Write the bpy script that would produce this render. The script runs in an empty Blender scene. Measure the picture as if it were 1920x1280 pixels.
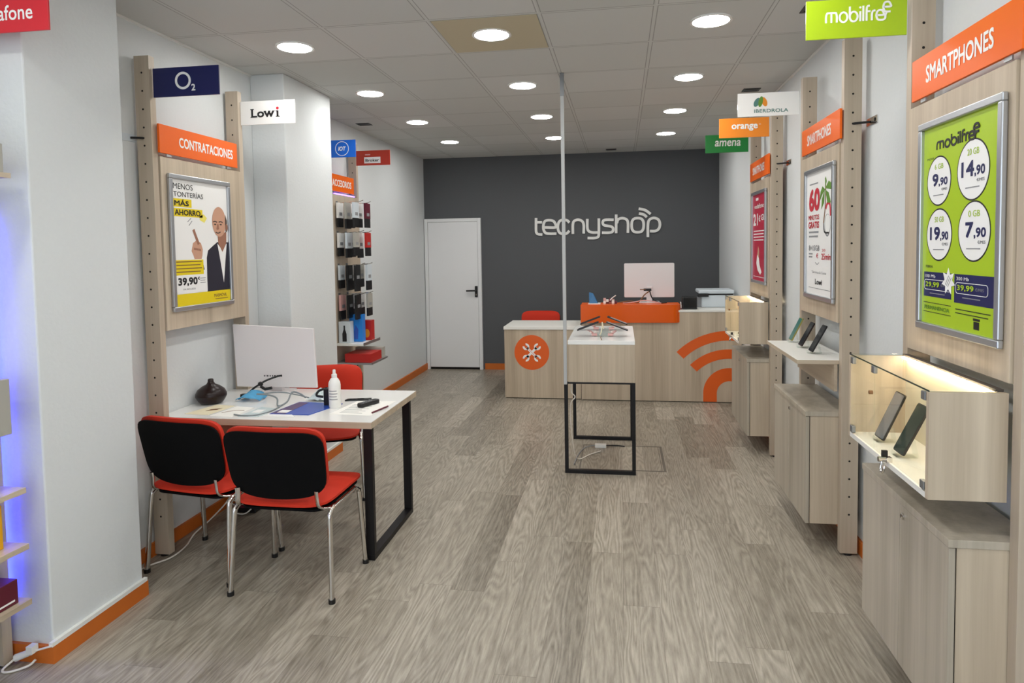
import bpy, bmesh, math, random
from mathutils import Vector, Matrix
random.seed(7)
sc = bpy.context.scene
COL = sc.collection
PI = math.pi

# ------------------------------------------------------------------ camera, world, daylight, exposure
cam = bpy.data.cameras.new('camera')
cam.sensor_fit = 'HORIZONTAL'
cam.sensor_width = 36.0
cam.lens = 1227.53 / 1920 * 36.0
cam.shift_x = (960 - 981.63) / 1920
cam.shift_y = (526.18 - 640) / 1920
cam.clip_start = 0.02
camo = bpy.data.objects.new('camera', cam)
COL.objects.link(camo)
R0 = Vector((0.9890811961672903, 0.14659466706684116, -0.01511260982902642))
R1 = Vector((-0.007545616088947577, -0.05203788292844605, -0.9986166043172743))
R2 = Vector((-0.14717829685833644, 0.9878269394625191, -0.050363544414507355))
camo.matrix_world = Matrix(((R0.x, -R1.x, -R2.x, 0), (R0.y, -R1.y, -R2.y, 0), (R0.z, -R1.z, -R2.z, 1.64), (0, 0, 0, 1)))
sc.camera = camo

world = bpy.data.worlds.new('world')
sc.world = world
world.use_nodes = True
world.node_tree.nodes['Background'].inputs[0].default_value = (0.80, 0.90, 1.0, 1)
world.node_tree.nodes['Background'].inputs[1].default_value = 0.55
sc.view_settings.view_transform = 'Standard'
sc.view_settings.look = 'None'
sc.view_settings.gamma = 1
sc.view_settings.exposure = 0.31
LAMP = 55.0
# daylight falling in through the open shop front behind the camera
day = bpy.data.lights.new('shopfront_daylight', 'AREA')
day.shape = 'RECTANGLE'; day.size = 3.4; day.size_y = 2.3; day.energy = 34; day.color = (0.84, 0.93, 1.0)
dayo = bpy.data.objects.new('shopfront_daylight', day)
dayo.location = (-0.7, -1.7, 1.35); dayo.rotation_euler = (PI / 2, 0, 0)
COL.objects.link(dayo)
sc.cycles.max_bounces = 10
sc.cycles.diffuse_bounces = 5
sc.cycles.sample_clamp_indirect = 6.0
sc.cycles.use_denoising = True

# ------------------------------------------------------------------ materials
def lin(h):
    h = h.lstrip('#')
    return tuple((lambda c: c / 12.92 if c <= .04045 else ((c + .055) / 1.055) ** 2.4)(int(h[i:i + 2], 16) / 255) for i in (0, 2, 4)) + (1,)
MATS = {}
def mat(name, hexc, rough=.5, metal=0.0, emit=0.0, trans=0.0, spec=.5, bump=0.0, bscale=200, coat=0, var=0.0):
    m = bpy.data.materials.new(name); m.use_nodes = True
    nt = m.node_tree; b = nt.nodes['Principled BSDF']
    c = lin(hexc)
    b.inputs['Base Color'].default_value = c
    b.inputs['Roughness'].default_value = rough
    b.inputs['Metallic'].default_value = metal
    b.inputs['Specular IOR Level'].default_value = spec
    if coat: b.inputs['Coat Weight'].default_value = coat
    if emit:
        b.inputs['Emission Color'].default_value = c; b.inputs['Emission Strength'].default_value = emit
    if trans:
        b.inputs['Transmission Weight'].default_value = trans; b.inputs['IOR'].default_value = 1.45
    if bump or var:
        tc = nt.nodes.new('ShaderNodeTexCoord'); n = nt.nodes.new('ShaderNodeTexNoise')
        n.inputs['Scale'].default_value = bscale; n.inputs['Detail'].default_value = 4
        nt.links.new(tc.outputs['Object'], n.inputs['Vector'])
        if bump:
            bp = nt.nodes.new('ShaderNodeBump'); bp.inputs['Strength'].default_value = bump; bp.inputs['Distance'].default_value = .004
            nt.links.new(n.outputs['Fac'], bp.inputs['Height']); nt.links.new(bp.outputs['Normal'], b.inputs['Normal'])
        if var:
            mx = nt.nodes.new('ShaderNodeMix'); mx.data_type = 'RGBA'; mx.blend_type = 'MIX'
            mx.inputs[6].default_value = tuple(v * (1 - var) for v in c[:3]) + (1,); mx.inputs[7].default_value = tuple(min(1, v * (1 + var)) for v in c[:3]) + (1,)
            nt.links.new(n.outputs['Fac'], mx.inputs[0]); nt.links.new(mx.outputs[2], b.inputs['Base Color'])
    MATS[name] = m
    return m

def thin_glass(name):
    m = bpy.data.materials.new(name); m.use_nodes = True
    nt = m.node_tree; nt.nodes.remove(nt.nodes['Principled BSDF'])
    tr = nt.nodes.new('ShaderNodeBsdfTransparent'); tr.inputs[0].default_value = (.965, .985, .975, 1)
    gl = nt.nodes.new('ShaderNodeBsdfGlossy'); gl.inputs['Roughness'].default_value = .02
    lw = nt.nodes.new('ShaderNodeLayerWeight'); lw.inputs[0].default_value = .5
    fr = nt.nodes.new('ShaderNodeMath'); fr.operation = 'POWER'; nt.links.new(lw.outputs['Facing'], fr.inputs[0]); fr.inputs[1].default_value = 4.0
    f2 = nt.nodes.new('ShaderNodeMath'); f2.operation = 'MULTIPLY_ADD'; nt.links.new(fr.outputs[0], f2.inputs[0]); f2.inputs[1].default_value = .3; f2.inputs[2].default_value = .025
    fr = f2
    mx = nt.nodes.new('ShaderNodeMixShader')
    nt.links.new(fr.outputs[0], mx.inputs[0]); nt.links.new(tr.outputs[0], mx.inputs[1]); nt.links.new(gl.outputs[0], mx.inputs[2])
    nt.links.new(mx.outputs[0], nt.nodes['Material Output'].inputs[0])
    MATS[name] = m
def wood(name, c0, c1, axis=2, rough=.42):
    m = bpy.data.materials.new(name); m.use_nodes = True
    nt = m.node_tree; L = nt.links; b = nt.nodes['Principled BSDF']
    tc = nt.nodes.new('ShaderNodeTexCoord'); mp = nt.nodes.new('ShaderNodeMapping')
    s = [7.0, 7.0, 7.0]; s[axis] = .22
    mp.inputs['Scale'].default_value = s
    L.new(tc.outputs['Object'], mp.inputs['Vector'])
    n1 = nt.nodes.new('ShaderNodeTexNoise'); n1.inputs['Scale'].default_value = 1.6; n1.inputs['Detail'].default_value = 5; n1.inputs['Roughness'].default_value = .55
    n2 = nt.nodes.new('ShaderNodeTexNoise'); n2.inputs['Scale'].default_value = 12; n2.inputs['Detail'].default_value = 6
    L.new(mp.outputs[0], n1.inputs['Vector']); L.new(mp.outputs[0], n2.inputs['Vector'])
    ad = nt.nodes.new('ShaderNodeMath'); ad.operation = 'MULTIPLY_ADD'; ad.inputs[1].default_value = .24
    L.new(n2.outputs['Fac'], ad.inputs[0]); 
    sb = nt.nodes.new('ShaderNodeMath'); sb.operation = 'MULTIPLY'; sb.inputs[1].default_value = .80
    L.new(n1.outputs['Fac'], sb.inputs[0]); L.new(sb.outputs[0], ad.inputs[2])
    r = nt.nodes.new('ShaderNodeValToRGB'); r.color_ramp.elements[0].position = .34; r.color_ramp.elements[1].position = .70
    r.color_ramp.elements[0].color = lin(c0); r.color_ramp.elements[1].color = lin(c1)
    L.new(ad.outputs[0], r.inputs['Fac']); L.new(r.outputs[0], b.inputs['Base Color'])
    b.inputs['Roughness'].default_value = rough; b.inputs['Specular IOR Level'].default_value = .35
    MATS[name] = m
    return m

def math_node(nt, op, a, b=None, c=None):
    n = nt.nodes.new('ShaderNodeMath'); n.operation = op
    for i, v in enumerate((a, b, c)):
        if v is None: continue
        if isinstance(v, (int, float)): n.inputs[i].default_value = v
        else: nt.links.new(v, n.inputs[i])
    return n.outputs[0]

def floor_material():
    m = bpy.data.materials.new('grey_oak_planks'); m.use_nodes = True
    nt = m.node_tree; L = nt.links; b = nt.nodes['Principled BSDF']
    tc = nt.nodes.new('ShaderNodeTexCoord'); sp = nt.nodes.new('ShaderNodeSeparateXYZ'); L.new(tc.outputs['Object'], sp.inputs[0])
    W, H = .165, 1.22
    xs = math_node(nt, 'DIVIDE', sp.outputs[0], W); xi = math_node(nt, 'FLOOR', xs)
    wn = nt.nodes.new('ShaderNodeTexWhiteNoise'); wn.noise_dimensions = '1D'; L.new(xi, wn.inputs['W'])
    ys = math_node(nt, 'ADD', math_node(nt, 'DIVIDE', sp.outputs[1], H), wn.outputs['Value']); yi = math_node(nt, 'FLOOR', ys)
    cv = nt.nodes.new('ShaderNodeCombineXYZ'); L.new(xi, cv.inputs[0]); L.new(yi, cv.inputs[1])
    w2 = nt.nodes.new('ShaderNodeTexWhiteNoise'); w2.noise_dimensions = '2D'; L.new(cv.outputs[0], w2.inputs['Vector'])
    # grain coordinates, shifted per plank
    gx = math_node(nt, 'ADD', sp.outputs[0], math_node(nt, 'MULTIPLY', w2.outputs['Value'], 37.0))
    gy = math_node(nt, 'ADD', sp.outputs[1], math_node(nt, 'MULTIPLY', w2.outputs['Value'], 91.0))
    gv = nt.nodes.new('ShaderNodeCombineXYZ'); L.new(gx, gv.inputs[0]); L.new(math_node(nt, 'MULTIPLY', gy, .1), gv.inputs[1])
    n1 = nt.nodes.new('ShaderNodeTexNoise'); n1.inputs['Scale'].default_value = 90; n1.inputs['Detail'].default_value = 6; n1.inputs['Roughness'].default_value = .65
    L.new(gv.outputs[0], n1.inputs['Vector'])
    # cathedral rings
    gv2 = nt.nodes.new('ShaderNodeCombineXYZ'); L.new(gx, gv2.inputs[0]); L.new(math_node(nt, 'MULTIPLY', gy, .10), gv2.inputs[1])
    n2 = nt.nodes.new('ShaderNodeTexNoise'); n2.inputs['Scale'].default_value = 9.0; n2.inputs['Detail'].default_value = 1.5; n2.inputs['Distortion'].default_value = .4
    L.new(gv2.outputs[0], n2.inputs['Vector'])
    ring = math_node(nt, 'ABSOLUTE', math_node(nt, 'SUBTRACT', math_node(nt, 'FRACT', math_node(nt, 'MULTIPLY', n2.outputs['Fac'], 16.0)), .5))
    n3 = nt.nodes.new('ShaderNodeTexNoise'); n3.inputs['Scale'].default_value = 1.3; n3.inputs['Detail'].default_value = 3
    L.new(gv.outputs[0], n3.inputs['Vector'])
    v = math_node(nt, 'MULTIPLY_ADD', n1.outputs['Fac'], .40, math_node(nt, 'MULTIPLY', ring, math_node(nt, 'MULTIPLY', n3.outputs['Fac'], .48)))
    v = math_node(nt, 'ADD', v, math_node(nt, 'MULTIPLY', w2.outputs['Value'], .09))
    v = math_node(nt, 'ADD', v, math_node(nt, 'MULTIPLY', n3.outputs['Fac'], .26))
    r = nt.nodes.new('ShaderNodeValToRGB')
    r.color_ramp.elements[0].position = .25; r.color_ramp.elements[1].position = .66
    r.color_ramp.elements[0].color = lin('#675f53'); r.color_ramp.elements[1].color = lin('#c0b8a9')
    e = r.color_ramp.elements.new(.43); e.color = lin('#968e80')
    L.new(v, r.inputs['Fac'])
    # seams
    fx = math_node(nt, 'FRACT', xs); fy = math_node(nt, 'FRACT', ys)
    sx = math_node(nt, 'LESS_THAN', math_node(nt, 'MINIMUM', fx, math_node(nt, 'SUBTRACT', 1.0, fx)), .007)
    sy = math_node(nt, 'LESS_THAN', math_node(nt, 'MINIMUM', fy, math_node(nt, 'SUBTRACT', 1.0, fy)), .0012)
    seam = math_node(nt, 'MULTIPLY', math_node(nt, 'MAXIMUM', sx, sy), .42)
    mx = nt.nodes.new('ShaderNodeMix'); mx.data_type = 'RGBA'; L.new(seam, mx.inputs[0]); L.new(r.outputs[0], mx.inputs[6]); mx.inputs[7].default_value = lin('#5a5148')
    L.new(mx.outputs[2], b.inputs['Base Color'])
    bp = nt.nodes.new('ShaderNodeBump'); bp.inputs['Strength'].default_value = .12; bp.inputs['Distance'].default_value = .002
    L.new(v, bp.inputs['Height']); L.new(bp.outputs[0], b.inputs['Normal'])
    b.inputs['Roughness'].default_value = .36; b.inputs['Specular IOR Level'].default_value = .38
    return m

def ceiling_material():
    m = bpy.data.materials.new('mineral_ceiling_tiles'); m.use_nodes = True
    nt = m.node_tree; L = nt.links; b = nt.nodes['Principled BSDF']
    tc = nt.nodes.new('ShaderNodeTexCoord'); sp = nt.nodes.new('ShaderNodeSeparateXYZ'); L.new(tc.outputs['Object'], sp.inputs[0])
    xs = math_node(nt, 'DIVIDE', math_node(nt, 'ADD', sp.outputs[0], 2.2137), .6)
    ys = math_node(nt, 'DIVIDE', math_node(nt, 'SUBTRACT', sp.outputs[1], 3.4545), .6)
    fx = math_node(nt, 'FRACT', xs); fy = math_node(nt, 'FRACT', ys)
    cv = nt.nodes.new('ShaderNodeCombineXYZ'); L.new(math_node(nt, 'FLOOR', xs), cv.inputs[0]); L.new(math_node(nt, 'FLOOR', ys), cv.inputs[1])
    w = nt.nodes.new('ShaderNodeTexWhiteNoise'); w.noise_dimensions = '2D'; L.new(cv.outputs[0], w.inputs['Vector'])
    r = nt.nodes.new('ShaderNodeValToRGB'); r.color_ramp.elements[0].color = lin('#c1c3c0'); r.color_ramp.elements[1].color = lin('#cbccca')
    L.new(w.outputs['Value'], r.inputs['Fac'])
    dx = math_node(nt, 'MINIMUM', fx, math_node(nt, 'SUBTRACT', 1.0, fx)); dy = math_node(nt, 'MINIMUM', fy, math_node(nt, 'SUBTRACT', 1.0, fy))
    d = math_node(nt, 'MINIMUM', dx, dy)
    gap = math_node(nt, 'MULTIPLY', math_node(nt, 'LESS_THAN', math_node(nt, 'ABSOLUTE', math_node(nt, 'SUBTRACT', d, .019)), .0042), .55)
    mx = nt.nodes.new('ShaderNodeMix'); mx.data_type = 'RGBA'; L.new(gap, mx.inputs[0]); L.new(r.outputs[0], mx.inputs[6]); mx.inputs[7].default_value = lin('#6a6866')
    L.new(mx.outputs[2], b.inputs['Base Color'])
    n = nt.nodes.new('ShaderNodeTexNoise'); n.inputs['Scale'].default_value = 160; L.new(tc.outputs['Object'], n.inputs['Vector'])
    bp = nt.nodes.new('ShaderNodeBump'); bp.inputs['Strength'].default_value = .15; bp.inputs['Distance'].default_value = .003
    L.new(n.outputs['Fac'], bp.inputs['Height']); L.new(bp.outputs[0], b.inputs['Normal'])
    b.inputs['Roughness'].default_value = .9; b.inputs['Specular IOR Level'].default_value = .1
    return m

M_FLOOR = floor_material(); M_CEIL = ceiling_material()
wood('ash', '#ab9b86', '#cebfa9'); wood('ash_y', '#ab9b86', '#cebfa9', axis=1); wood('ash_x', '#ab9b86', '#cebfa9', axis=0)
wood('grey_ash', '#9d9484', '#c2b8a8'); wood('post_wood', '#ab9c89', '#c5b7a4')
mat('wall_white', '#d8dcdd', .85, bump=.25, bscale=60, var=.02)
mat('wall_grey', '#55575a', .8, bump=.12, bscale=80, var=.04)
mat('orange_skirting', '#c8681c', .55, var=.04, bscale=12)
mat('white_plastic', '#e6e6e2', .4); mat('white_gloss', '#f1f1ee', .18, coat=.3); mat('white_door', '#e4e5e6', .4, var=.01, bscale=6)
mat('black', '#0c0c0e', .45); mat('black_shell', '#060607', .7, spec=.12); mat('black_gloss', '#08090b', .12)
mat('dark_steel', '#100e10', .45, spec=.3); mat('gap', '#17130f', .9)
mat('chrome', '#d9d6d2', .12, metal=1.0); mat('alu', '#b9bcc0', .32, metal=.85); mat('steel_grey', '#8d9093', .35, metal=.7)
mat('red_fabric', '#c82a0a', .8, bump=.3, bscale=500, var=.05); mat('orange_gloss', '#e25c02', .28, spec=.35); mat('orange_sign', '#ee6606', .35, spec=.35)
mat('orange_vinyl', '#e25e0e', .4)
mat('lamp_glow', '#fffdf9', .5, emit=LAMP); mat('led_warm', '#ffe6c0', .5, emit=44.0); mat('led_blue', '#333cff', .5, emit=13.0); mat('led_violet', '#9a6bff', .5, emit=4.0)
mat('navy', '#0d1552', .35); mat('lime', '#a9c818', .35); mat('red_sign', '#cf2230', .35); mat('brick_red', '#b83a26', .35)
mat('blue_sign', '#1668d8', .35); mat('green_sign', '#178a3c', .35); mat('amber_sign', '#ef8b26', .35); mat('white_print', '#f2f2f0', .4)
mat('ink_black', '#131316', .5); mat('ink_navy', '#141a52', .5); mat('ink_red', '#c21f33', .5); mat('ink_green', '#5d8a2b', .5); mat('ink_grey', '#8b8d90', .5)
mat('ink_lime', '#a9c818', .5); mat('ink_brown', '#7a5533', .5); mat('yellow', '#e8cf12', .4); mat('yellow_soft', '#f0e36a', .45); mat('crimson', '#b5123a', .4)
mat('skin', '#c99a80', .5); mat('skin_dark', '#9c6d57', .5); mat('suit', '#1c1a2c', .6); mat('hair', '#4a3a33', .6); mat('ink_orange', '#e08a20', .5); mat('ink_teal', '#4d7a72', .5)
mat('brown_gloss', '#1e0e0b', .3, spec=.35); mat('monitor_white', '#e0dbdb', .35); mat('mask_blue', '#5aa9d6', .8); mat('film', '#c7d6d8', .25, spec=.6)
mat('cable_grey', '#7d8588', .5); mat('cable_white', '#e8e2d8', .5); mat('cable_pink', '#d9a8a4', .5); mat('paper', '#efeee8', .7); mat('paper_cream', '#e9dfc0', .7)
mat('magazine_blue', '#2c4fae', .3); mat('magazine_violet', '#4c2f63', .3); mat('maroon', '#5c1228', .4); mat('box_yellow', '#e8a80c', .45); mat('box_grey', '#a8a69e', .55)
mat('box_blue', '#1f7fd6', .4); mat('box_red', '#b8221c', .4); mat('stain', '#bdb399', .9); mat('shelf_white', '#e9e8e2', .35); mat('teal_blue', '#1c5f8e', .4); mat('pole_grey', '#b4b6b6', .4); mat('hatch_grey', '#6f695f', .5); mat('seafoam', '#3f8a7a', .3)
mat('printer_white', '#cfd8de', .4); mat('bottle_white', '#efefea', .3); mat('screen_dark', '#15181c', .08); mat('phone_silver', '#9fa0a6', .25, metal=.6); mat('phone_green', '#2c3a30', .15)
mat('lcd_teal', '#2f6f66', .2); mat('olive', '#8d8440', .4); mat('case_lining', '#f0e3c4', .5); mat('led_housing', '#4a423c', .5)
thin_glass('glass'); mat('glass_edge', '#1d3a33', .15); thin_glass('acrylic')

# ------------------------------------------------------------------ mesh builder
def Mx(o, u, v, n): 
    u, v, n = Vector(u), Vector(v), Vector(n)
    return Matrix(((u.x, v.x, n.x, o[0]), (u.y, v.y, n.y, o[1]), (u.z, v.z, n.z, o[2]), (0, 0, 0, 1)))
def look_right(x, y, z): return Mx((x, y, z), (0, -1, 0), (0, 0, 1), (-1, 0, 0))   # a face on the right side, u runs towards the viewer
def look_left(x, y, z): return Mx((x, y, z), (0, 1, 0), (0, 0, 1), (1, 0, 0))
def look_front(x, y, z): return Mx((x, y, z), (1, 0, 0), (0, 0, 1), (0, -1, 0))

ORG = {}
class MB:
    def __init__(s): s.bm = bmesh.new(); s.mats = []
    def mi(s, m):
        if m not in s.mats: s.mats.append(m)
        return s.mats.index(m)
    def _faces(s, vs, fs, m, M=None):
        V = [s.bm.verts.new(M @ Vector(v) if M else Vector(v)) for v in vs]
        i = s.mi(m)
        for f in fs:
            try:
                fa = s.bm.faces.new([V[k] for k in f]); fa.material_index = i
            except ValueError: pass
        return s
    def box(s, x0, x1, y0, y1, z0, z1, m, M=None):
        vs = [(x0, y0, z0), (x1, y0, z0), (x1, y1, z0), (x0, y1, z0), (x0, y0, z1), (x1, y0, z1), (x1, y1, z1), (x0, y1, z1)]
        return s._faces(vs, [(0, 3, 2, 1), (4, 5, 6, 7), (0, 1, 5, 4), (1, 2, 6, 5), (2, 3, 7, 6), (3, 0, 4, 7)], m, M)
    def prism(s, pts, h0, h1, m, M=None):
        a = sum(pts[i][0] * pts[(i + 1) % len(pts)][1] - pts[(i + 1) % len(pts)][0] * pts[i][1] for i in range(len(pts)))
        if a < 0: pts = pts[::-1]
        n = len(pts)
        vs = [(p[0], p[1], h0) for p in pts] + [(p[0], p[1], h1) for p in pts]
        fs = [tuple(range(n))[::-1], tuple(range(n, 2 * n))] + [(i, (i + 1) % n, n + (i + 1) % n, n + i) for i in range(n)]
        return s._faces(vs, fs, m, M)
    def ell(s, cx, cy, rx, ry, h0, h1, m, M=None, n=28, rot=0):
        c, q = math.cos(rot), math.sin(rot)
        return s.prism([(cx + rx * math.cos(t) * c - ry * math.sin(t) * q, cy + rx * math.cos(t) * q + ry * math.sin(t) * c) for t in [2 * PI * k / n for k in range(n)]], h0, h1, m, M)
    def rrect(s, x0, x1, y0, y1, r, h0, h1, m, M=None, n=5):
        return s.prism(rr(x0, x1, y0, y1, r, n), h0, h1, m, M)
    def ring(s, cx, cy, r0, r1, h0, h1, m, M=None, a0=0, a1=2 * PI, n=32):
        ts = [a0 + (a1 - a0) * k / n for k in range(n + 1)]
        vs = []; fs = []
        for t in ts:
            c, q = math.cos(t), math.sin(t)
            vs += [(cx + r0 * c, cy + r0 * q, h0), (cx + r1 * c, cy + r1 * q, h0), (cx + r1 * c, cy + r1 * q, h1), (cx + r0 * c, cy + r0 * q, h1)]
        for k in range(n):
            a, b = 4 * k, 4 * k + 4
            fs += [(a + 3, a + 2, b + 2, b + 3), (a + 1, b + 1, b + 2, a + 2), (a, a + 3, b + 3, b), (a, b, b + 1, a + 1)]
        if abs(a1 - a0) < 2 * PI - .01: fs += [(0, 1, 2, 3), (4 * n, 4 * n + 3, 4 * n + 2, 4 * n + 1)]
        return s._faces(vs, fs, m, M)
    def stroke(s, pts, w, h0, h1, m, M=None, smooth=True, closed=False):
        P = [Vector((p[0], p[1])) for p in pts]
        if smooth: P = crom(P, 5, closed)
        n = len(P); Lf = []; Rt = []
        for i in range(n):
            if closed: a, b = P[i - 1], P[(i + 1) % n]
            else: a, b = P[max(0, i - 1)], P[min(n - 1, i + 1)]
            d = (b - a)
            if d.length < 1e-9: d = Vector((1, 0))
            d.normalize(); nn = Vector((-d.y, d.x)) * w / 2
            if 0 < i < n - 1 and not smooth:
                d1 = (P[i] - P[i - 1]).normalized(); nn /= max(.5, abs(d1.dot(d)))
            Lf.append(P[i] + nn); Rt.append(P[i] - nn)
        vs = []; fs = []
        for l, r in zip(Lf, Rt): vs += [(r.x, r.y, h0), (l.x, l.y, h0), (l.x, l.y, h1), (r.x, r.y, h1)]
        for k in range(n if closed else n - 1):
            a, b = 4 * k, 4 * ((k + 1) % n)
            fs += [(a + 3, b + 3, b + 2, a + 2), (a, a + 1, b + 1, b), (a + 1, a + 2, b + 2, b + 1), (a, b, b + 3, a + 3)]
        if not closed: fs += [(0, 3, 2, 1), (4 * n - 4, 4 * n - 3, 4 * n - 2, 4 * n - 1)]
        return s._faces(vs, fs, m, M)
    def tube(s, pts, r, m, seg=8, M=None, smooth=False, closed=False, rz=None):
        P = [Vector(p) for p in pts]
        if smooth: P = crom(P, 6, closed)
        n = len(P); rs = r if isinstance(r, (list, tuple)) else [r] * n
        if len(rs) != n: rs = [rs[min(len(rs) - 1, int(i * len(rs) / n))] for i in range(n)]
        vs = []; fs = []; prev = None
        for i in range(n):
            a = P[i - 1] if (i > 0 or closed) else P[i]; b = P[(i + 1) % n] if (i < n - 1 or closed) else P[i]
            d = (b - a).normalized() if (b - a).length > 1e-9 else Vector((0, 0, 1))
            if prev is None:
                u = d.cross(Vector((0, 0, 1)) if abs(d.z) < .9 else Vector((1, 0, 0))).normalized()
            else:
                u = prev - d * prev.dot(d)
                u = u.normalized() if u.length > 1e-6 else d.orthogonal().normalized()
            prev = u; v = d.cross(u)
            for k in range(seg):
                t = 2 * PI * k / seg
                vs.append(tuple(P[i] + u * math.cos(t) * rs[i] + v * math.sin(t) * rs[i] * (rz or 1)))
        for i in range(n if closed else n - 1):
            j = (i + 1) % n
            for k in range(seg): fs.append((i * seg + k, i * seg + (k + 1) % seg, j * seg + (k + 1) % seg, j * seg + k))
        if not closed: fs += [tuple(range(seg))[::-1], tuple((n - 1) * seg + k for k in range(seg))]
        return s._faces(vs, fs, m, M)
    def lathe(s, prof, m, c=(0, 0, 0), seg=28, M=None):
        vs = []; fs = []; n = len(prof)
        for r, z in prof:
            for k in range(seg):
                t = 2 * PI * k / seg; vs.append((c[0] + r * math.cos(t), c[1] + r * math.sin(t), c[2] + z))
        for i in range(n - 1):
            for k in range(seg): fs.append((i * seg + k, i * seg + (k + 1) % seg, (i + 1) * seg + (k + 1) % seg, (i + 1) * seg + k))
        fs += [tuple(range(seg))[::-1], tuple((n - 1) * seg + k for k in range(seg))]
        return s._faces(vs, fs, m, M)
    def text(s, body, x0, x1, y0, y1, h, m, M, bold=0.0, shear=0.0, depth=.0006):
        cu = bpy.data.curves.new('t', 'FONT'); cu.body = body; cu.size = 1; cu.offset = 0; cu.shear = shear; cu.resolution_u = 3
        o = bpy.data.objects.new('t', cu); COL.objects.link(o)
        dg = bpy.context.evaluated_depsgraph_get(); dg.update()
        me = bpy.data.meshes.new_from_object(o.evaluated_get(dg))
        COL.objects.unlink(o); bpy.data.objects.remove(o); bpy.data.curves.remove(cu)
        if not len(me.vertices): return s
        xs = [v.co.x for v in me.vertices]; ys = [v.co.y for v in me.vertices]
        ax, bx, ay, by = min(xs), max(xs), min(ys), max(ys)
        # heavier weights: the glyphs are laid over themselves with small shifts
        d = min(bold * 1.1, .05) * (y1 - y0); sx = (x1 - x0 - 2 * d) / (bx - ax); sy = (y1 - y0 - 2 * d) / (by - ay)
        base = me; i = s.mi(m)
        for q, (ex, ey) in enumerate(((1, 1), (0, 0), (2, 0), (0, 2), (2, 2), (0, 1), (2, 1), (1, 0), (1, 2)) if d > 0 else ((0, 0),)):
            me = base.copy()
            me.transform(M @ Matrix.Translation((x0 + d * ex, y0 + d * ey, h + depth + q * 7e-5)) @ Matrix.Diagonal((sx, sy, 1, 1)) @ Matrix.Translation((-ax, -ay, 0)))
            me.materials.clear()
            k = len(s.bm.faces)
            s.bm.from_mesh(me)
            s.bm.faces.ensure_lookup_table()
            for f in s.bm.faces[k:]: f.material_index = i
            bpy.data.meshes.remove(me)
        bpy.data.meshes.remove(base)
        return s
    def out(s, name, parent=None, smooth=False, bevel=0.0, seg=2, angle=40, subsurf=0):
        me = bpy.data.meshes.new(name)
        if parent is not None and parent in ORG: bmesh.ops.translate(s.bm, verts=s.bm.verts, vec=-ORG[parent])
        s.bm.normal_update(); s.bm.to_mesh(me); s.bm.free()
        for m in s.mats: me.materials.append(MATS[m] if isinstance(m, str) else m)
        o = bpy.data.objects.new(name, me); COL.objects.link(o)
        if parent is not None:
            o.parent = parent; ORG[o] = ORG.get(parent, Vector((0, 0, 0)))
        if smooth:
            for p in me.polygons: p.use_smooth = True
            me.set_sharp_from_angle(angle=math.radians(angle))
        if bevel:
            b = o.modifiers.new('bevel', 'BEVEL'); b.width = bevel; b.segments = seg; b.limit_method = 'ANGLE'; b.angle_limit = math.radians(35)
        if subsurf:
            b = o.modifiers.new('sub', 'SUBSURF'); b.levels = subsurf; b.render_levels = subsurf
        return o

def rr(x0, x1, y0, y1, r, n=5):
    pts = []
    for cx, cy, a in ((x1 - r, y1 - r, 0), (x0 + r, y1 - r, PI / 2), (x0 + r, y0 + r, PI), (x1 - r, y0 + r, 1.5 * PI)):
        pts += [(cx + r * math.cos(a + PI / 2 * k / n), cy + r * math.sin(a + PI / 2 * k / n)) for k in range(n + 1)]
    return pts
def crom(P, k, closed=False):
    n = len(P); out = []
    if n < 3: return P
    for i in range(n if closed else n - 1):
        p1, p2 = P[i], P[(i + 1) % n]
        p0 = P[i - 1] if (i > 0 or closed) else p1 * 2 - p2
        p3 = P[(i + 2) % n] if (i < n - 2 or closed) else p2 * 2 - p1
        for j in range(k):
            t = j / k
            out.append(.5 * ((2 * p1) + (p2 - p0) * t + (2 * p0 - 5 * p1 + 4 * p2 - p3) * t * t + (3 * p1 - p0 - 3 * p2 + p3) * t ** 3))
    if not closed: out.append(P[-1].copy())
    return out

def thing(name, label, cat, loc=(0, 0, 0), group=None):
    o = bpy.data.objects.new(name, None); COL.objects.link(o); o.empty_display_size = .05
    o.location = loc; ORG[o] = Vector(loc)
    return tag(o, label, cat, group)
def tag(o, label, cat, group=None):
    o['label'] = label; o['category'] = cat
    if group: o['group'] = group
    return o
def single(mb, name, label, cat, group=None, **k): return tag(mb.out(name, **k), label, cat, group)
def struct(mb, name, parent=None, **k):
    o = mb.out(name, parent, **k)
    if parent is None: o['kind'] = 'structure'
    return o
def dup(root, loc, label=None, rz=None, group=None):
    r = root.copy(); COL.objects.link(r); r.location = loc
    if rz is not None: r.rotation_euler = (0, 0, rz)
    if label: r['label'] = label
    if group: r['group'] = group
    for ch in list(root.children):
        c = ch.copy(); COL.objects.link(c); c.parent = r
        for g in list(ch.children):
            d = g.copy(); COL.objects.link(d); d.parent = c
    return r

# ------------------------------------------------------------------ the room
YB, YF, ZC = 8.65, -1.6, 2.86
XL, XL2, XC, XR = -2.53, -2.64, -2.277, 1.245
struct(MB().box(XL2 - .1, XR + .1, YF, YB + .1, -.1, 0, M_FLOOR), 'floor')
struct(MB().box(XL2 - .1, XR + .1, YF, YB + .1, ZC, ZC + .1, M_CEIL), 'ceiling')
struct(MB().box(XR, XR + .1, YF, YB, 0, ZC, 'wall_white'), 'wall_right')
struct(MB().box(XL - .2, XL, YF, 5.0, 0, ZC, 'wall_white'), 'wall_left')
struct(MB().box(XL2 - .1, XL2, 5.0, YB, 0, ZC, 'wall_white'), 'wall_left_rear')
struct(MB().box(XL2 - .1, XR + .1, YB, YB + .1, 0, ZC, 'wall_grey'), 'wall_back')
struct(MB().box(XL, XC, 2.255, 2.757, 0, ZC, 'wall_white'), 'column', bevel=.006)
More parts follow.
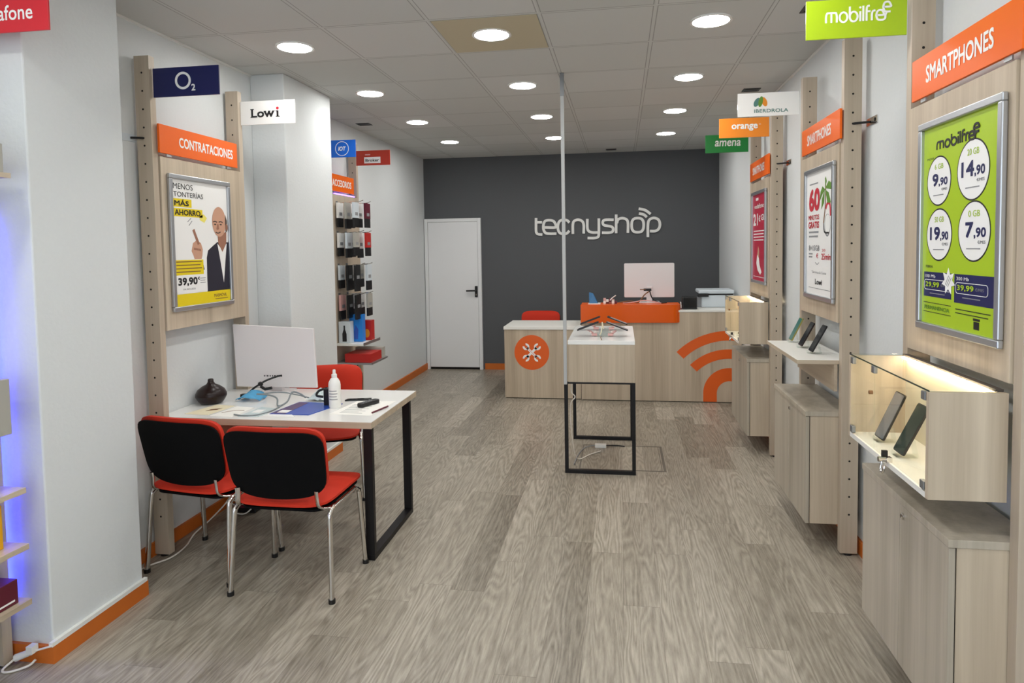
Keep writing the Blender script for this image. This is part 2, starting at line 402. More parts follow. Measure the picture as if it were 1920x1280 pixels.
struct(MB().box(XL, XC - .005, 4.27, 5.0, 0, ZC, 'wall_white'), 'column', bevel=.006)
H = .072; B = .016
struct(MB().box(XR - B, XR, YF, YB, 0, H, 'orange_skirting'), 'baseboard_right')
struct(MB().box(-1.83, XR - B, YB - B, YB, 0, .082, 'orange_skirting'), 'baseboard_back')
struct(MB().box(XL2, XL2 + B, 5.0, YB, 0, .082, 'orange_skirting'), 'baseboard_left_rear')
struct(MB().box(XL, XL + B, 2.757, 4.27, 0, H, 'orange_skirting'), 'baseboard_left')
def column_skirt(x, y0, y1, n):
    struct(MB().box(XL, x + B, y0 - B, y0, 0, H, 'orange_skirting').box(x, x + B, y0, y1 + B, 0, H, 'orange_skirting').box(XL, x, y1, y1 + B, 0, H, 'orange_skirting'), 'baseboard_column_' + n)
    struct(MB().box(x, x + .017, y0 - .02, y1 + .01, H, H + .017, 'white_plastic'), 'trim_cable_duct_' + n)
column_skirt(XC, 2.255, 2.757, 'front')
column_skirt(XC - .005, 4.27, 5.0, 'middle')
struct(MB().box(XL + .0, XL + .012, YF, YB - 4, ZC - .012, ZC, 'white_plastic').box(XR - .012, XR, YF, YB, ZC - .012, ZC, 'white_plastic'), 'trim_1')

# yellowed ceiling tile round one lamp
single(MB().box(-1.0137 + .014, -.4137 - .014, 3.4545 + .014, 4.0545 - .014, ZC - .003, ZC + .002, 'stain'), 'ceiling_tile', 'yellowed beige ceiling tile around a round lamp', 'ceiling tile')
# black plates painted for the dark inside openings beside the tiles
def opening(x, y, lab):
    single(MB().box(x - .065, x + .065, y - .055, y + .055, ZC - .004, ZC + .002, 'black').box(x - .05, x + .05, y - .04, y - .03, ZC - .006, ZC - .002, 'gap').box(x - .05, x + .05, y + .02, y + .03, ZC - .006, ZC - .002, 'gap'),
           'ceiling_opening', lab, 'opening', 'small black ceiling openings')
opening(-2.455, 6.13, 'small black ceiling vent above the blue and brick red signs')
opening(1.03, 5.46, 'small black ceiling vent just above the white sign with a leaf logo')
opening(1.01, 3.66, 'small black ceiling vent beside the lime green hanging sign')
opening(-.11, 8.40, 'small black ceiling vent close to the grey back wall')

# downlights
def make_downlight():
    t = thing('downlight', 'x', 'ceiling light', (0, 0, 0), 'round ceiling downlights')
    MB().ring(0, 0, .098, .113, -.007, .0, 'white_gloss', n=40).out('rim', t, smooth=True)
    MB().ell(0, 0, .098, .098, -.005, -.001, 'lamp_glow', n=40).out('diffuser', t)
    return t
DL = make_downlight()
rows = [(-1.92, 'in the row over the desk'), (-.72, 'in the middle row'), (.495, 'in the row on the green sign side')]
first = True
for j, (y, w) in enumerate([(3.742, 'front-most glowing'), (4.94, 'second glowing'), (6.135, 'third glowing'), (7.34, 'last glowing')]):
    for x, rl in rows:
        lab = '%s round downlight %s from the shop front' % (w, rl)
        if first: DL.location = (x, y, ZC); DL['label'] = lab; first = False
        else: dup(DL, (x, y, ZC), lab)
for y in (2.55, 1.35, .15, -1.0):
    for x, rl in rows:
        if (x, y) == (-1.92, 2.55): continue
        dup(DL, (x, y, ZC), 'round downlight overhead, nearer the shop front than all lamps in view')

# back door
dx0, dx1, dz = -2.632, -1.852, 2.047
t = thing('door_1', 'plain white door with black lever handle in the dark grey back wall', 'door', (dx0, YB, 0))
t['kind'] = 'structure'
MB().box(dx0, dx0 + .045, YB - .05, YB, 0, dz, 'white_door').box(dx1 - .045, dx1, YB - .05, YB, 0, dz, 'white_door').box(dx0 + .045, dx1 - .045, YB - .05, YB, dz - .045, dz, 'white_door').out('door_frame', t, bevel=.004)
MB().box(dx0 + .045, dx1 - .045, YB - .02, YB - .002, 0, .03, 'gap').out('door_bottom_gap', t)  # shade of the gap under the leaf, painted as a dark strip
leaf = MB().box(dx0 + .048, dx1 - .048, YB - .042, YB - .002, .032, dz - .048, 'white_door').out('door_leaf', t, bevel=.003)
MB().rrect(-1.945, -1.908, .985, 1.135, .008, 0, .012, 'black', look_front(0, YB - .042, 0)).tube([(-1.927, YB - .054, 1.075), (-1.927, YB - .085, 1.075), (-1.945, YB - .092, 1.075), (-2.055, YB - .092, 1.073)], .011, 'black').out('handle', leaf, smooth=True)
MB().ell(-1.927, 1.02, .007, .011, .012, .014, 'chrome', look_front(0, YB - .042, 0)).out('keyhole', leaf)

# wall logo, drawn as one-line strokes
def LG(zx, zy): return (-1.27706 + 1.01043e-3 * zx - 1.154e-5 * zy, 2.29965 - 1.9325e-5 * zx - 1.01346e-3 * zy)
strokes = [[(172, 262), (172, 420), (180, 458), (205, 474), (255, 478)], [(185, 318), (250, 318)],
 [(285, 385), (425, 385), (428, 345), (400, 303), (345, 291), (292, 303), (270, 350), (270, 410), (295, 455), (345, 466), (440, 466)],
 [(608, 322), (580, 295), (530, 287), (484, 303), (461, 350), (461, 410), (484, 455), (530, 470), (578, 460), (608, 428)],
 [(655, 470), (655, 350), (672, 303), (722, 286), (772, 303), (795, 350), (795, 465)],
 [(842, 275), (842, 385), (858, 430), (905, 450), (975, 450)], [(990, 270), (990, 470), (975, 510), (930, 522), (845, 522)],
 [(1180, 288), (1095, 287), (1052, 296), (1040, 328), (1062, 358), (1148, 374), (1174, 402), (1164, 440), (1120, 453), (1030, 453)],
 [(1212, 220), (1212, 460)], [(1222, 330), (1238, 284), (1290, 267), (1342, 284), (1362, 330), (1362, 455)],
 [(1615, 510), (1615, 350), (1633, 288), (1690, 265), (1746, 288), (1765, 345), (1752, 400), (1710, 430), (1640, 432)],
 [(1497, 147), (1580, 167), (1648, 216)], [(1500, 208), (1560, 222), (1600, 255)]]
lg = MB(); LM = look_front(0, YB, 0)
for n_, q in enumerate(strokes): lg.stroke([LG(*p) for p in q], .034, .002, .02 + n_ * 1.5e-4, 'white_plastic', LM)
lg.stroke([LG(1485 + 76 * math.copysign(abs(math.cos(a)) ** .75, math.cos(a)), 357 + 90 * math.copysign(abs(math.sin(a)) ** .75, math.sin(a))) for a in [2 * PI * k / 16 for k in range(16)]], .034, .002, .02, 'white_plastic', LM, closed=True)
single(lg, 'shop_lettering', 'white raised shop name lettering with signal arcs on the grey back wall', 'lettering')

# ------------------------------------------------------------------ display racks
def upright(mb, x0, x1, y0, y1, z1, side):
    mb.box(x0, x1, y0, y1, .012, z1, 'post_wood')
    xm = (x0 + x1) / 2
    k = 0
    z = .22
    while z < z1 - .08:
        mb.ell(xm, z, .0055, .0055, 0, .0008, 'gap', look_front(0, y0, 0), n=10)
        z += .0945
def rack(name, side, yn, yf, label, board=True, bracket=True, led=None, zt=2.67):
    if side > 0: x0, x1, xb, xw = 1.128, 1.213, 1.12, XR
    else: x0, x1, xb, xw = -2.51, -2.425, -2.417, XL
    t = thing(name, label, 'display rack', ((x0 + x1) / 2, (yn + yf) / 2, 0), 'wooden wall display racks')
    for y in (yn, yf):
        m = MB(); upright(m, x0, x1, y, y + .042, zt, side); up = m.out('upright', t, bevel=.002)
        MB().lathe([(.022, 0), (.022, .012)], 'black', ((x0 + x1) / 2, y + .021, 0), 14).out('foot', up)
    if board:
        MB().box(min(xb, xb + side * .018), max(xb, xb + side * .018), yn + .048, yf - .006, 1.222, 2.155, 'ash').out('poster_board', t, bevel=.0015)
    if bracket:
        m = MB()
        xw = xw - side * .0015; xa = xw - side * .004
        m.box(min(xw, xa), max(xw, xa), yn - .125, yn + .01, 2.225, 2.262, 'printer_white' if side < 0 else 'chrome')
        m.ell(yn - .10 if side < 0 else -(yn - .10), 2.244, .009, .009, .004, .006, 'gap', look_left(xw, 0, 0) if side < 0 else look_right(xw, 0, 0), n=12)
        m.tube([(xw - side * .006, yn - .03, 2.244), (xw - side * .045, yn - .012, 2.244), (x0 + .04, yn + .004, 2.244)], .006, 'black')
        m.out('fixing_bracket', t)
    return t
rack('display_rack', -1, 3.14, 3.94, 'light wooden rack with perforated posts by the desk and white wall')
rack('display_rack', 1, 2.035, 2.79, 'light wooden rack holding the lime green framed poster')
rack('display_rack', 1, 3.57, 4.34, 'light wooden rack holding the white framed poster and a small phone shelf')
rack('display_rack', 1, 5.20, 5.97, 'light wooden rack holding the red framed poster, beside the counter')

# orange header signs
def header(side, yn, yf, text, label, x=None, tx=(.17, .80), hgt=.062):
    xb = x if x is not None else (1.112 if side > 0 else -2.408)
    w = yf - yn
    M = look_right(xb, yf, 2.172) if side > 0 else look_left(xb, yn, 2.172)
    t = thing('header_sign', label, 'sign', (xb, (yn + yf) / 2, 2.172), 'orange header signs over the posters')
    MB().box(0, w, 0, .152, -.008, .004, 'orange_sign', M).out('panel', t, bevel=.0012)
    MB().text(text, w * tx[0], w * tx[1], .152 / 2 - hgt / 2, .152 / 2 + hgt / 2, .0042, 'white_print', M, bold=.022).out('lettering', t)
    MB().box(.06, .1, -.013, .0, -.008, -.003, 'alu', M).box(w - .1, w - .06, -.013, .0, -.008, -.003, 'alu', M).out('clip', t)
header(-1, 3.17, 3.88, 'CONTRATACIONES', 'orange header sign reading CONTRATACIONES over the desk poster', tx=(.22, .93), hgt=.056)
header(1, 2.035, 2.735, 'SMARTPHONES', 'orange header sign reading SMARTPHONES above the lime green poster')
header(1, 3.57, 4.275, 'SMARTPHONES', 'orange header sign reading SMARTPHONES above the white poster')
header(1, 5.20, 5.91, 'SMARTPHONES', 'orange header sign reading SMARTPHONES above the red poster')

# flag signs of the operators (thin plates square to the posts)
def flag(x0, x1, y, z0, z1, m, label, draw):
    t = thing('flag_sign', label, 'sign', ((x0 + x1) / 2, y, z0), 'operator flag signs on the posts')
    M = look_front(x0, y, z0); w, h = x1 - x0, z1 - z0
    MB().box(0, w, 0, h, -.004, .004, m, M).out('plate', t, bevel=.001)
    b = MB(); draw(b, w, h, M); b.out('lettering', t)
    return t
def d_o2(b, w, h, M):
    b.ring(w * .46, h * .53, .033, .045, .004, .0055, 'white_print', M, n=36)
    b.text('2', w * .585, w * .645, h * .17, h * .40, .0042, 'white_print', M, bold=.03)
flag(-2.42, -2.045, 3.165, 2.456, 2.606, 'navy', 'dark blue flag sign with a white letter O and small 2', d_o2)
def d_lowi(b, w, h, M):
    b.text('Low', w * .20, w * .62, h * .30, h * .66, .0042, 'ink_black', M, bold=.035)
    b.box(w * .185, w * .275, h * .30, h * .335, .0042, .005, 'ink_black', M); b.box(w * .185, w * .25, h * .63, h * .665, .0042, .005, 'ink_black', M)
    for c in (.45, .53, .605): b.box(w * (c - .02), w * (c + .025), h * .535, h * .565, .0042, .005, 'ink_black', M)
    b.box(w * .665, w * .70, h * .30, h * .56, .0042, .005, 'ink_black', M); b.box(w * .65, w * .72, h * .30, h * .33, .0042, .005, 'ink_black', M)
    b.box(w * .65, w * .69, h * .53, h * .56, .0042, .005, 'ink_black', M); b.ell(w * .683, h * .66, .009, .009, .0042, .005, 'ink_red', M)
flag(-2.42, -2.045, 3.965, 2.456, 2.606, 'white_gloss', 'small white flag sign with black lettering and a red dot on the desk rack', d_lowi)
def mobil_word(b, x0, x1, y0, xh, m, M, z0, z1, wd):
    # rounded one-line lettering, the last e raised; total advance 9.3 units of the x-height box
    k = (x1 - x0) / 8.65
    cnt = [0]
    def st(p, closed=False, smooth=True):
        cnt[0] += 1
        b.stroke([(x0 + a * k, y0 + c * xh) for a, c in p], wd, z0, z1 + cnt[0] * 8e-5, m, M, smooth=smooth, closed=closed)
    st([(0, 0), (0, .6), (.12, .95), (.35, 1), (1.15, 1), (1.35, .95), (1.45, .6), (1.45, 0)]); st([(.72, .95), (.72, 0)])
    st([(2.35 + .52 * math.cos(a), .5 + .5 * math.sin(a)) for a in [2 * PI * q / 12 for q in range(12)]], True)
    st([(3.2, 1.55), (3.2, .5)]); st([(3.72 + .52 * math.cos(a), .5 + .5 * math.sin(a)) for a in [2 * PI * q / 12 for q in range(12)]], True)
    st([(4.6, 1), (4.6, 0)]); b.ell(x0 + 4.6 * k, y0 + 1.4 * xh, wd * .6, wd * .6, z0, z1, m, M, n=12); st([(5.0, 1.55), (5.0, 0)])
    st([(5.45, 0), (5.45, 1.1), (5.55, 1.45), (5.85, 1.52)]); st([(5.45, .95), (5.95, .95)]); st([(6.15, 0), (6.15, .6), (6.28, .95), (6.6, 1)])
    def e(ox, oy): st([(ox + .05, oy + .5), (ox + .95, oy + .5), (ox + .95, oy + .7), (ox + .75, oy + .96), (ox + .48, oy + 1), (ox + .15, oy + .9), (ox, oy + .5), (ox + .15, oy + .1), (ox + .48, oy), (ox + .95, oy)])
    e(6.75, 0); st([(7.65, .0), (7.9, .15), (7.95, .5), (8.14, .80)]); e(7.66, .80)
def d_mob(b, w, h, M): mobil_word(b, w * .20, w * .84, h * .41, h * .25, 'white_print', M, .0042, .005, .0072)
flag(.735, 1.108, 2.79, 2.446, 2.597, 'lime', 'lime green flag sign with white lettering above the glass case', d_mob)
def d_ib(b, w, h, M):
    b.ell(w * .315, h * .60, .017, .030, .004, .0048, 'ink_teal', M, rot=-.5); b.ell(w * .375, h * .62, .013, .034, .0048, .0052, 'ink_green', M, rot=-.2); b.ell(w * .435, h * .61, .016, .030, .004, .0048, 'ink_orange', M, rot=.35)
    b.text('IBERDROLA', w * .27, w * .82, h * .15, h * .30, .0042, 'ink_teal', M, bold=.02)
flag(.74, 1.113, 4.36, 2.446, 2.592, 'white_gloss', 'white flag sign with a three-leaf logo and grey-green capitals', d_ib)
def d_or(b, w, h, M):
    b.text('orange', w * .25, w * .77, h * .33, h * .68, .0042, 'white_print', M, bold=.03); b.text('TM', w * .79, w * .83, h * .62, h * .67, .0042, 'white_print', M)
flag(.75, 1.117, 5.22, 2.452, 2.598, 'amber_sign', 'amber flag sign with white lower-case lettering, between white and green signs', d_or)
def d_am(b, w, h, M): b.text('amena', w * .22, w * .82, h * .35, h * .68, .0042, 'white_print', M, bold=.025, shear=.15)
flag(.744, 1.108, 5.99, 2.446, 2.601, 'green_sign', 'green flag sign with white slanted lettering, farthest on the poster side', d_am)
def d_vo(b, w, h, M): b.text('vodafone', w * .12, w * .82, h * .22, h * .50, .0042, 'white_print', M, bold=.012)
flag(-2.42, -2.065, 2.165, 2.464, 2.66, 'red_sign', 'bright red flag sign cut by the photo edge above the blue-lit shelves', d_vo)

# poster frames (snap frame + printed sheet)
def frame(side, yc, z0, z1, w, label, draw, x=None):
    xb = x if x is not None else (1.119 if side > 0 else -2.416)
    t = thing('framed_poster', label, 'poster', (xb, yc, z0), 'framed advertising posters on the racks')
    M = look_right(xb, yc + w / 2, z0) if side > 0 else look_left(xb, yc - w / 2, z0)
    h = z1 - z0; f = .026
    b = MB()
    for (a0, a1, c0, c1) in ((0, w, 0, f), (0, w, h - f, h), (0, f, f, h - f), (w - f, w, f, h - f)): b.box(a0, a1, c0, c1, .001, .019, 'alu', M)
    b.out('frame', t, bevel=.004, seg=2)
    s = MB(); W, Hh = w - 2 * f, h - 2 * f
    MM = M @ Matrix.Translation((f, f, .006))
    q = lambda u, v: (u * W, (1 - v) * Hh)
    draw(s, W, Hh, MM, q)
    s.out('printed_sheet', t)
    return t
def TX(s, q, body, u0, u1, v0, v1, m, M, h=.0012, bold=0.0, **k):   # text in a box given as sheet fractions, v from the top
    a = q(u0, v1); c = q(u1, v0)
    s.text(body, a[0], c[0], a[1], c[1], h, m, M, bold=bold, depth=.0001, **k)
def BX(s, q, u0, u1, v0, v1, h0, h1, m, M):
    a = q(u0, v1); c = q(u1, v0); s.box(a[0], c[0], a[1], c[1], h0, h1, m, M)
def PG(s, q, pts, h0, h1, m, M): s.prism([q(*p) for p in pts], h0, h1, m, M)
def lines(s, q, u0, u1, v0, n, dv, m, M, th=.006, h=.0012):
    for k in range(n): BX(s, q, u0, u1 - (.06 * (k % 2)) * (u1 - u0), v0 + k * dv, v0 + k * dv + th, h - .0004, h, m, M)

def p_left(s, W, H, M, q):
    BX(s, q, 0, 1, 0, 1, -.002, .0, 'white_print', M)
    TX(s, q, 'MENOS', .03, .36, .03, .075, 'ink_black', M, bold=0)
    TX(s, q, 'TONTERÍAS', .03, .54, .085, .135, 'ink_black', M, bold=0)
    BX(s, q, .01, .33, .15, .215, 0, .0006, 'yellow', M); TX(s, q, 'MÁS', .04, .28, .155, .205, 'ink_black', M, bold=.03)
    BX(s, q, .01, .52, .225, .29, 0, .0006, 'yellow', M); TX(s, q, 'AHORRO', .04, .48, .235, .28, 'ink_black', M, bold=.03)
    PG(s, q, [(.46, .28), (.54, .26), (.60, .29), (.55, .33), (.47, .31)], 0, .0006, 'yellow_soft', M)
    # pen hand
    PG(s, q, [(.30, .565), (.33, .50), (.40, .475), (.47, .50), (.50, .55), (.49, .60), (.46, .65), (.36, .65), (.33, .60)], 0, .0008, 'skin', M)
    for k in range(3): s.stroke([q(.34 + k * .045, .545 + k * .004), q(.385 + k * .04, .55 + k * .004)], .012, .0008, .0011, 'skin_dark', M, smooth=False)
    s.stroke([q(.43, .51), q(.38, .44), q(.345, .39)], .020, 0, .001, 'skin_dark', M, smooth=False)
    s.stroke([q(.27, .36), q(.33, .32)], .004, 0, .0008, 'ink_grey', M, smooth=False); s.stroke([q(.25, .33), q(.31, .30)], .004, 0, .0008, 'ink_grey', M, smooth=False)
    PG(s, q, [(.33, .655), (.49, .65), (.52, .72), (.33, .72)], .0002, .0009, 'suit', M)
    PG(s, q, [(.35, .63), (.48, .63), (.49, .66), (.34, .665)], .0009, .0012, 'white_print', M)
    # man in a dark suit
    PG(s, q, [(.56, .905), (.57, .62), (.60, .56), (.70, .52), (.78, .49), (1.0, .49), (1.0, .905)], 0, .0006, 'suit', M)
    PG(s, q, [(.78, .50), (.86, .55), (.97, .50), (.93, .65), (.885, .84), (.83, .65)], .0006, .001, 'white_print', M)
    PG(s, q, [(.79, .42), (.97, .40), (.96, .50), (.875, .575), (.80, .50)], .0008, .0012, 'skin_dark', M)
    a = q(.83, .315); s.ell(a[0], a[1], W * .135, H * .128, .0012, .0016, 'skin', M, n=36)
    PG(s, q, [(.955, .25), (.985, .30), (.985, .39), (.955, .41), (.95, .33)], .0016, .002, 'hair', M)
    a = q(.975, .36); s.ell(a[0], a[1], W * .02, H * .03, .002, .0023, 'skin_dark', M)
    for u in (.75, .86):
        s.stroke([q(u - .04, .318), q(u, .312), q(u + .04, .32)], .007, .0016, .002, 'hair', M)
        a = q(u, .338); s.ell(a[0], a[1], .011, .004, .0016, .002, 'hair', M)
    PG(s, q, [(.79, .335), (.815, .335), (.825, .378), (.79, .385), (.77, .378)], .0016, .0019, 'skin_dark', M)
    s.stroke([q(.755, .405), q(.80, .412), q(.85, .402)], .007, .0016, .002, 'hair', M)
    # offer block
    BX(s, q, .02, .50, .635, .755, .001, .0014, 'yellow', M); lines(s, q, .03, .47, .645, 4, .027, 'ink_brown', M, th=.008, h=.0018)
    BX(s, q, .02, .56, .755, .90, .001, .0013, 'white_print', M)
    TX(s, q, '39,90', .05, .38, .775, .845, 'ink_black', M, h=.0016, bold=.04); TX(s, q, '€', .385, .425, .775, .80, 'ink_black', M, h=.0016, bold=.03)
    lines(s, q, .43, .53, .785, 3, .018, 'ink_grey', M, h=.0018); TX(s, q, 'IVA INCLUIDO', .13, .34, .862, .876, 'ink_black', M, h=.0016)
    BX(s, q, 0, 1, .905, 1, .001, .0016, 'yellow', M); TX(s, q, 'MÁSMÓVIL', .68, .93, .925, .958, 'ink_brown', M, h=.0018, bold=.01); lines(s, q, .70, .95, .972, 1, .01, 'ink_brown', M, h=.002)
frame(-1, 3.505, 1.318, 2.071, .555, 'framed white and yellow poster of a suited man raising a finger', p_left)

def p_lime(s, W, H, M, q):
    BX(s, q, 0, 1, 0, 1, -.002, .0, 'lime', M)
    mobil_word(s, W * .20, W * .76, H * .882, H * .036, 'ink_black', M, .0003, .0012, .0075)
    TX(s, q, 'MÓVIL', .06, .17, .148, .162, 'ink_black', M)
    for (u, v, r, gb, a, c) in ((.235, .275, .083, '6 GB', '9', ',90'), (.69, .255, .094, '20 GB', '14', ',90'), (.25, .545, .088, '50 GB', '19', ',90'), (.715, .535, .093, '0 GB', '7', ',90')):
        p = q(u, v); s.ell(p[0], p[1], r + .005, r + .005, 0, .0006, 'ink_black', M, n=44); s.ell(p[0], p[1], r, r, .0006, .001, 'white_print', M, n=44)
        du = r / W; dv = r / H
        TX(s, q, gb, u - du * .35, u + du * .40, v - dv * .72, v - dv * .50, 'ink_lime', M, bold=.006)
        n = len(a); w0 = .62 if n == 2 else .42
        TX(s, q, a, u - du * (w0 + .12), u + du * .10 if n == 2 else u - du * .02, v - dv * .32, v + dv * .22, 'ink_navy', M, bold=.04)
        TX(s, q, c, u + du * (.13 if n == 2 else .02), u + du * .78, v - dv * .12, v + dv * .26, 'ink_navy', M, bold=.035)
        TX(s, q, '€/MES', u + du * .28, u + du * .76, v + dv * .32, v + dv * .43, 'ink_grey', M, bold=.006)
        lines(s, q, u - du * .45, u + du * .45, v + dv * .58, 1, .01, 'ink_grey', M, th=.005, h=.0016)
    TX(s, q, 'FIBRA', .06, .17, .70, .713, 'ink_black', M)
    BX(s, q, .03, .44, .735, .862, 0, .0006, 'navy', M); BX(s, q, .48, .97, .735, .872, 0, .0006, 'navy', M)
    for u, g, pz in ((.05, '100 Mb', '29,99'), (.51, '300 Mb', '39,99')):
        TX(s, q, g, u, u + .16, .748, .764, 'white_print', M); TX(s, q, pz, u + .01, u + .22, .785, .815, 'ink_lime', M, bold=.03)
        TX(s, q, '€/MES', u + .24, u + .34, .792, .806, 'ink_grey', M)
        a = q(u - .01, .826); c = q(u + .385, .775); 
        s.stroke(rr(a[0], c[0], a[1], c[1], .012), .002, .0008, .0012, 'white_print', M, smooth=False, closed=True)
        lines(s, q, u + .08, u + .3, .842, 1, .01, 'ink_grey', M, th=.004)
    p = q(.40, .775); st = []
    for k in range(14): 
        rad = .047 if k % 2 == 0 else .026; an = PI / 2 + PI * k / 7; st.append((p[0] + rad * math.cos(an), p[1] + rad * math.sin(an)))
    s.prism(st, .001, .0018, 'white_print', M)
    for k in range(3): s.stroke([(p[0] - .02 + k * .009, p[1] - .012 - k * .003), (p[0] + .004 + k * .009, p[1] + .02 - k * .003)], .003, .0018, .0021, 'ink_grey', M, smooth=False)
    lines(s, q, .03, .44, .892, 1, .01, 'ink_black', M, th=.003); TX(s, q, 'PERMANENCIA', .05, .42, .908, .928, 'ink_green', M, bold=.01); lines(s, q, .03, .44, .94, 1, .01, 'ink_black', M, th=.003)
    lines(s, q, .5, .93, .90, 2, .018, 'ink_black', M, th=.004)
    BX(s, q, .735, .80, .945, .98, 0, .001, 'ink_black', M); BX(s, q, .728, .807, .93, .941, 0, .001, 'ink_black', M)
frame(1, 2.385, 1.318, 2.073, .548, 'framed lime green poster with prices in four white circles', p_lime)

def p_white(s, W, H, M, q):
    BX(s, q, 0, 1, 0, 1, -.002, .0, 'white_print', M)
    lines(s, q, .12, .45, .085, 1, .02, 'ink_grey', M, th=.010)
    TX(s, q, '60', .10, .52, .13, .315, 'ink_red', M, bold=.05)
    TX(s, q, 'MINUTOS', .08, .50, .345, .385, 'ink_red', M, bold=.02); TX(s, q, 'GRATIS', .08, .50, .40, .455, 'ink_red', M, bold=.04)
    lines(s, q, .10, .48, .48, 2, .035, 'ink_grey', M, th=.014)
    # palm, arch and round drum
    s.stroke([q(.72, .07), q(.73, .16), q(.72, .30), q(.66, .42)], .014, 0, .0008, 'ink_brown', M)
    for pts in ([(.72, .16), (.62, .13), (.55, .17), (.52, .24), (.62, .19)], [(.72, .15), (.84, .10), (.92, .12), (.93, .17), (.82, .16)], [(.72, .16), (.84, .19), (.92, .27), (.80, .27)], [(.70, .16), (.60, .23), (.58, .31), (.68, .26)], [(.72, .14), (.71, .08), (.74, .06), (.77, .10)]):
        PG(s, q, pts, .0008, .0012, 'ink_green', M)
    s.stroke([q(.74, .31), q(.80, .27), q(.88, .28), q(.91, .37)], .02, 0, .0008, 'ink_red', M)
    p = q(.80, .44); s.ell(p[0], p[1], .052, .062, 0, .0006, 'ink_grey', M); s.ell(p[0] + .004, p[1] + .004, .045, .055, .0006, .001, 'white_print', M)
    s.stroke([q(.66, .42), q(.70, .49), q(.86, .50)], .010, .0006, .0012, 'ink_black', M)
    TX(s, q, '8+15GB', .10, .52, .595, .64, 'ink_grey', M, bold=.02); TX(s, q, '20', .62, .74, .625, .645, 'ink_red', M); TX(s, q, '25min', .60, .93, .66, .71, 'ink_red', M, bold=.02)
    lines(s, q, .10, .25, .66, 2, .025, 'ink_grey', M, th=.012); TX(s, q, '€', .40, .48, .66, .70, 'ink_red', M); s.stroke([q(.36, .735), q(.43, .75), q(.50, .735)], .004, 0, .0008, 'ink_grey', M)
    TX(s, q, 'Términos & Cuota', .22, .78, .805, .825, 'ink_grey', M)
    TX(s, q, 'Lowi', .36, .62, .87, .915, 'ink_black', M, bold=.03); lines(s, q, .10, .92, .945, 1, .02, 'ink_grey', M, th=.004)
frame(1, 3.925, 1.318, 2.073, .548, 'framed white poster with a big red 60 and a palm tree', p_white)

def p_red(s, W, H, M, q):
    BX(s, q, 0, 1, 0, 1, -.002, .0, 'crimson', M)
    BX(s, q, .25, .45, .04, .07, 0, .0008, 'white_print', M); TX(s, q, 'vodafone', .15, .85, .11, .165, 'white_print', M, bold=.02)
    TX(s, q, '21', .06, .42, .22, .36, 'white_print', M, bold=.04); TX(s, q, '€', .48, .62, .25, .32, 'white_print', M, bold=.03); TX(s, q, 'Gb', .68, .95, .24, .31, 'white_print', M, bold=.03)
    lines(s, q, .08, .9, .42, 4, .035, 'white_print', M, th=.012)
    PG(s, q, [(.30, .80), (.38, .70), (.50, .74), (.55, .82), (.70, .90), (.60, .93), (.40, .88)], 0, .0008, 'white_print', M)
    PG(s, q, [(.38, .70), (.45, .60), (.52, .66), (.50, .74)], 0, .0008, 'skin', M)
    lines(s, q, .08, .92, .955, 1, .02, 'white_print', M, th=.006)
frame(1, 5.56, 1.318, 2.073, .548, 'framed crimson poster with white print, nearest the counter', p_red)

# ------------------------------------------------------------------ wall cabinets, shelf, glass cases
def cabinet(y0, label, w=.714):
    x0, x1, z0, z1 = .966, 1.222, .145, .75
    t = thing('hanging_cabinet', label, 'cabinet', (1.09, y0 + w / 2, z0), 'low wooden wall cabinets')
    MB().box(x0 + .022, x1, y0, y0 + w, z0, z1 - .026, 'ash').out('body', t, bevel=.0015)
    MB().box(x0 - .004, x1, y0 - .004, y0 + w + .002, z1 - .025, z1, 'grey_ash').out('top_board', t, bevel=.0015)
    MB().box(x0 + .012, x0 + .0215, y0 + .004, y0 + w - .004, z0 + .005, z1 - .03, 'gap').out('door_gap', t)
    for k in range(2):
        a = y0 + k * w / 2
        d = MB().box(x0, x0 + .0185, a + .001, a + w / 2 - .0015, z0, z1 - .028, 'grey_ash').out('door', t, bevel=.001)
        if k == 0:
            MB().lathe([(.0105, 0), (.0105, .006), (.007, .008)], 'chrome', (0, 0, 0), 16, look_right(x0, a + w / 2 - .03, z1 - .062)).box(-.0015, .0015, -.006, .006, .008, .0085, 'gap', look_right(x0, a + w / 2 - .03, z1 - .062)).out('lock', d, smooth=True)
    return t
cabinet(2.082, 'low wooden wall cabinet with a lock under the large lit glass case', .702)
cabinet(3.618, 'low wooden wall cabinet under the white phone shelf')
cabinet(5.248, 'low wooden wall cabinet beside the counter with the orange arcs')

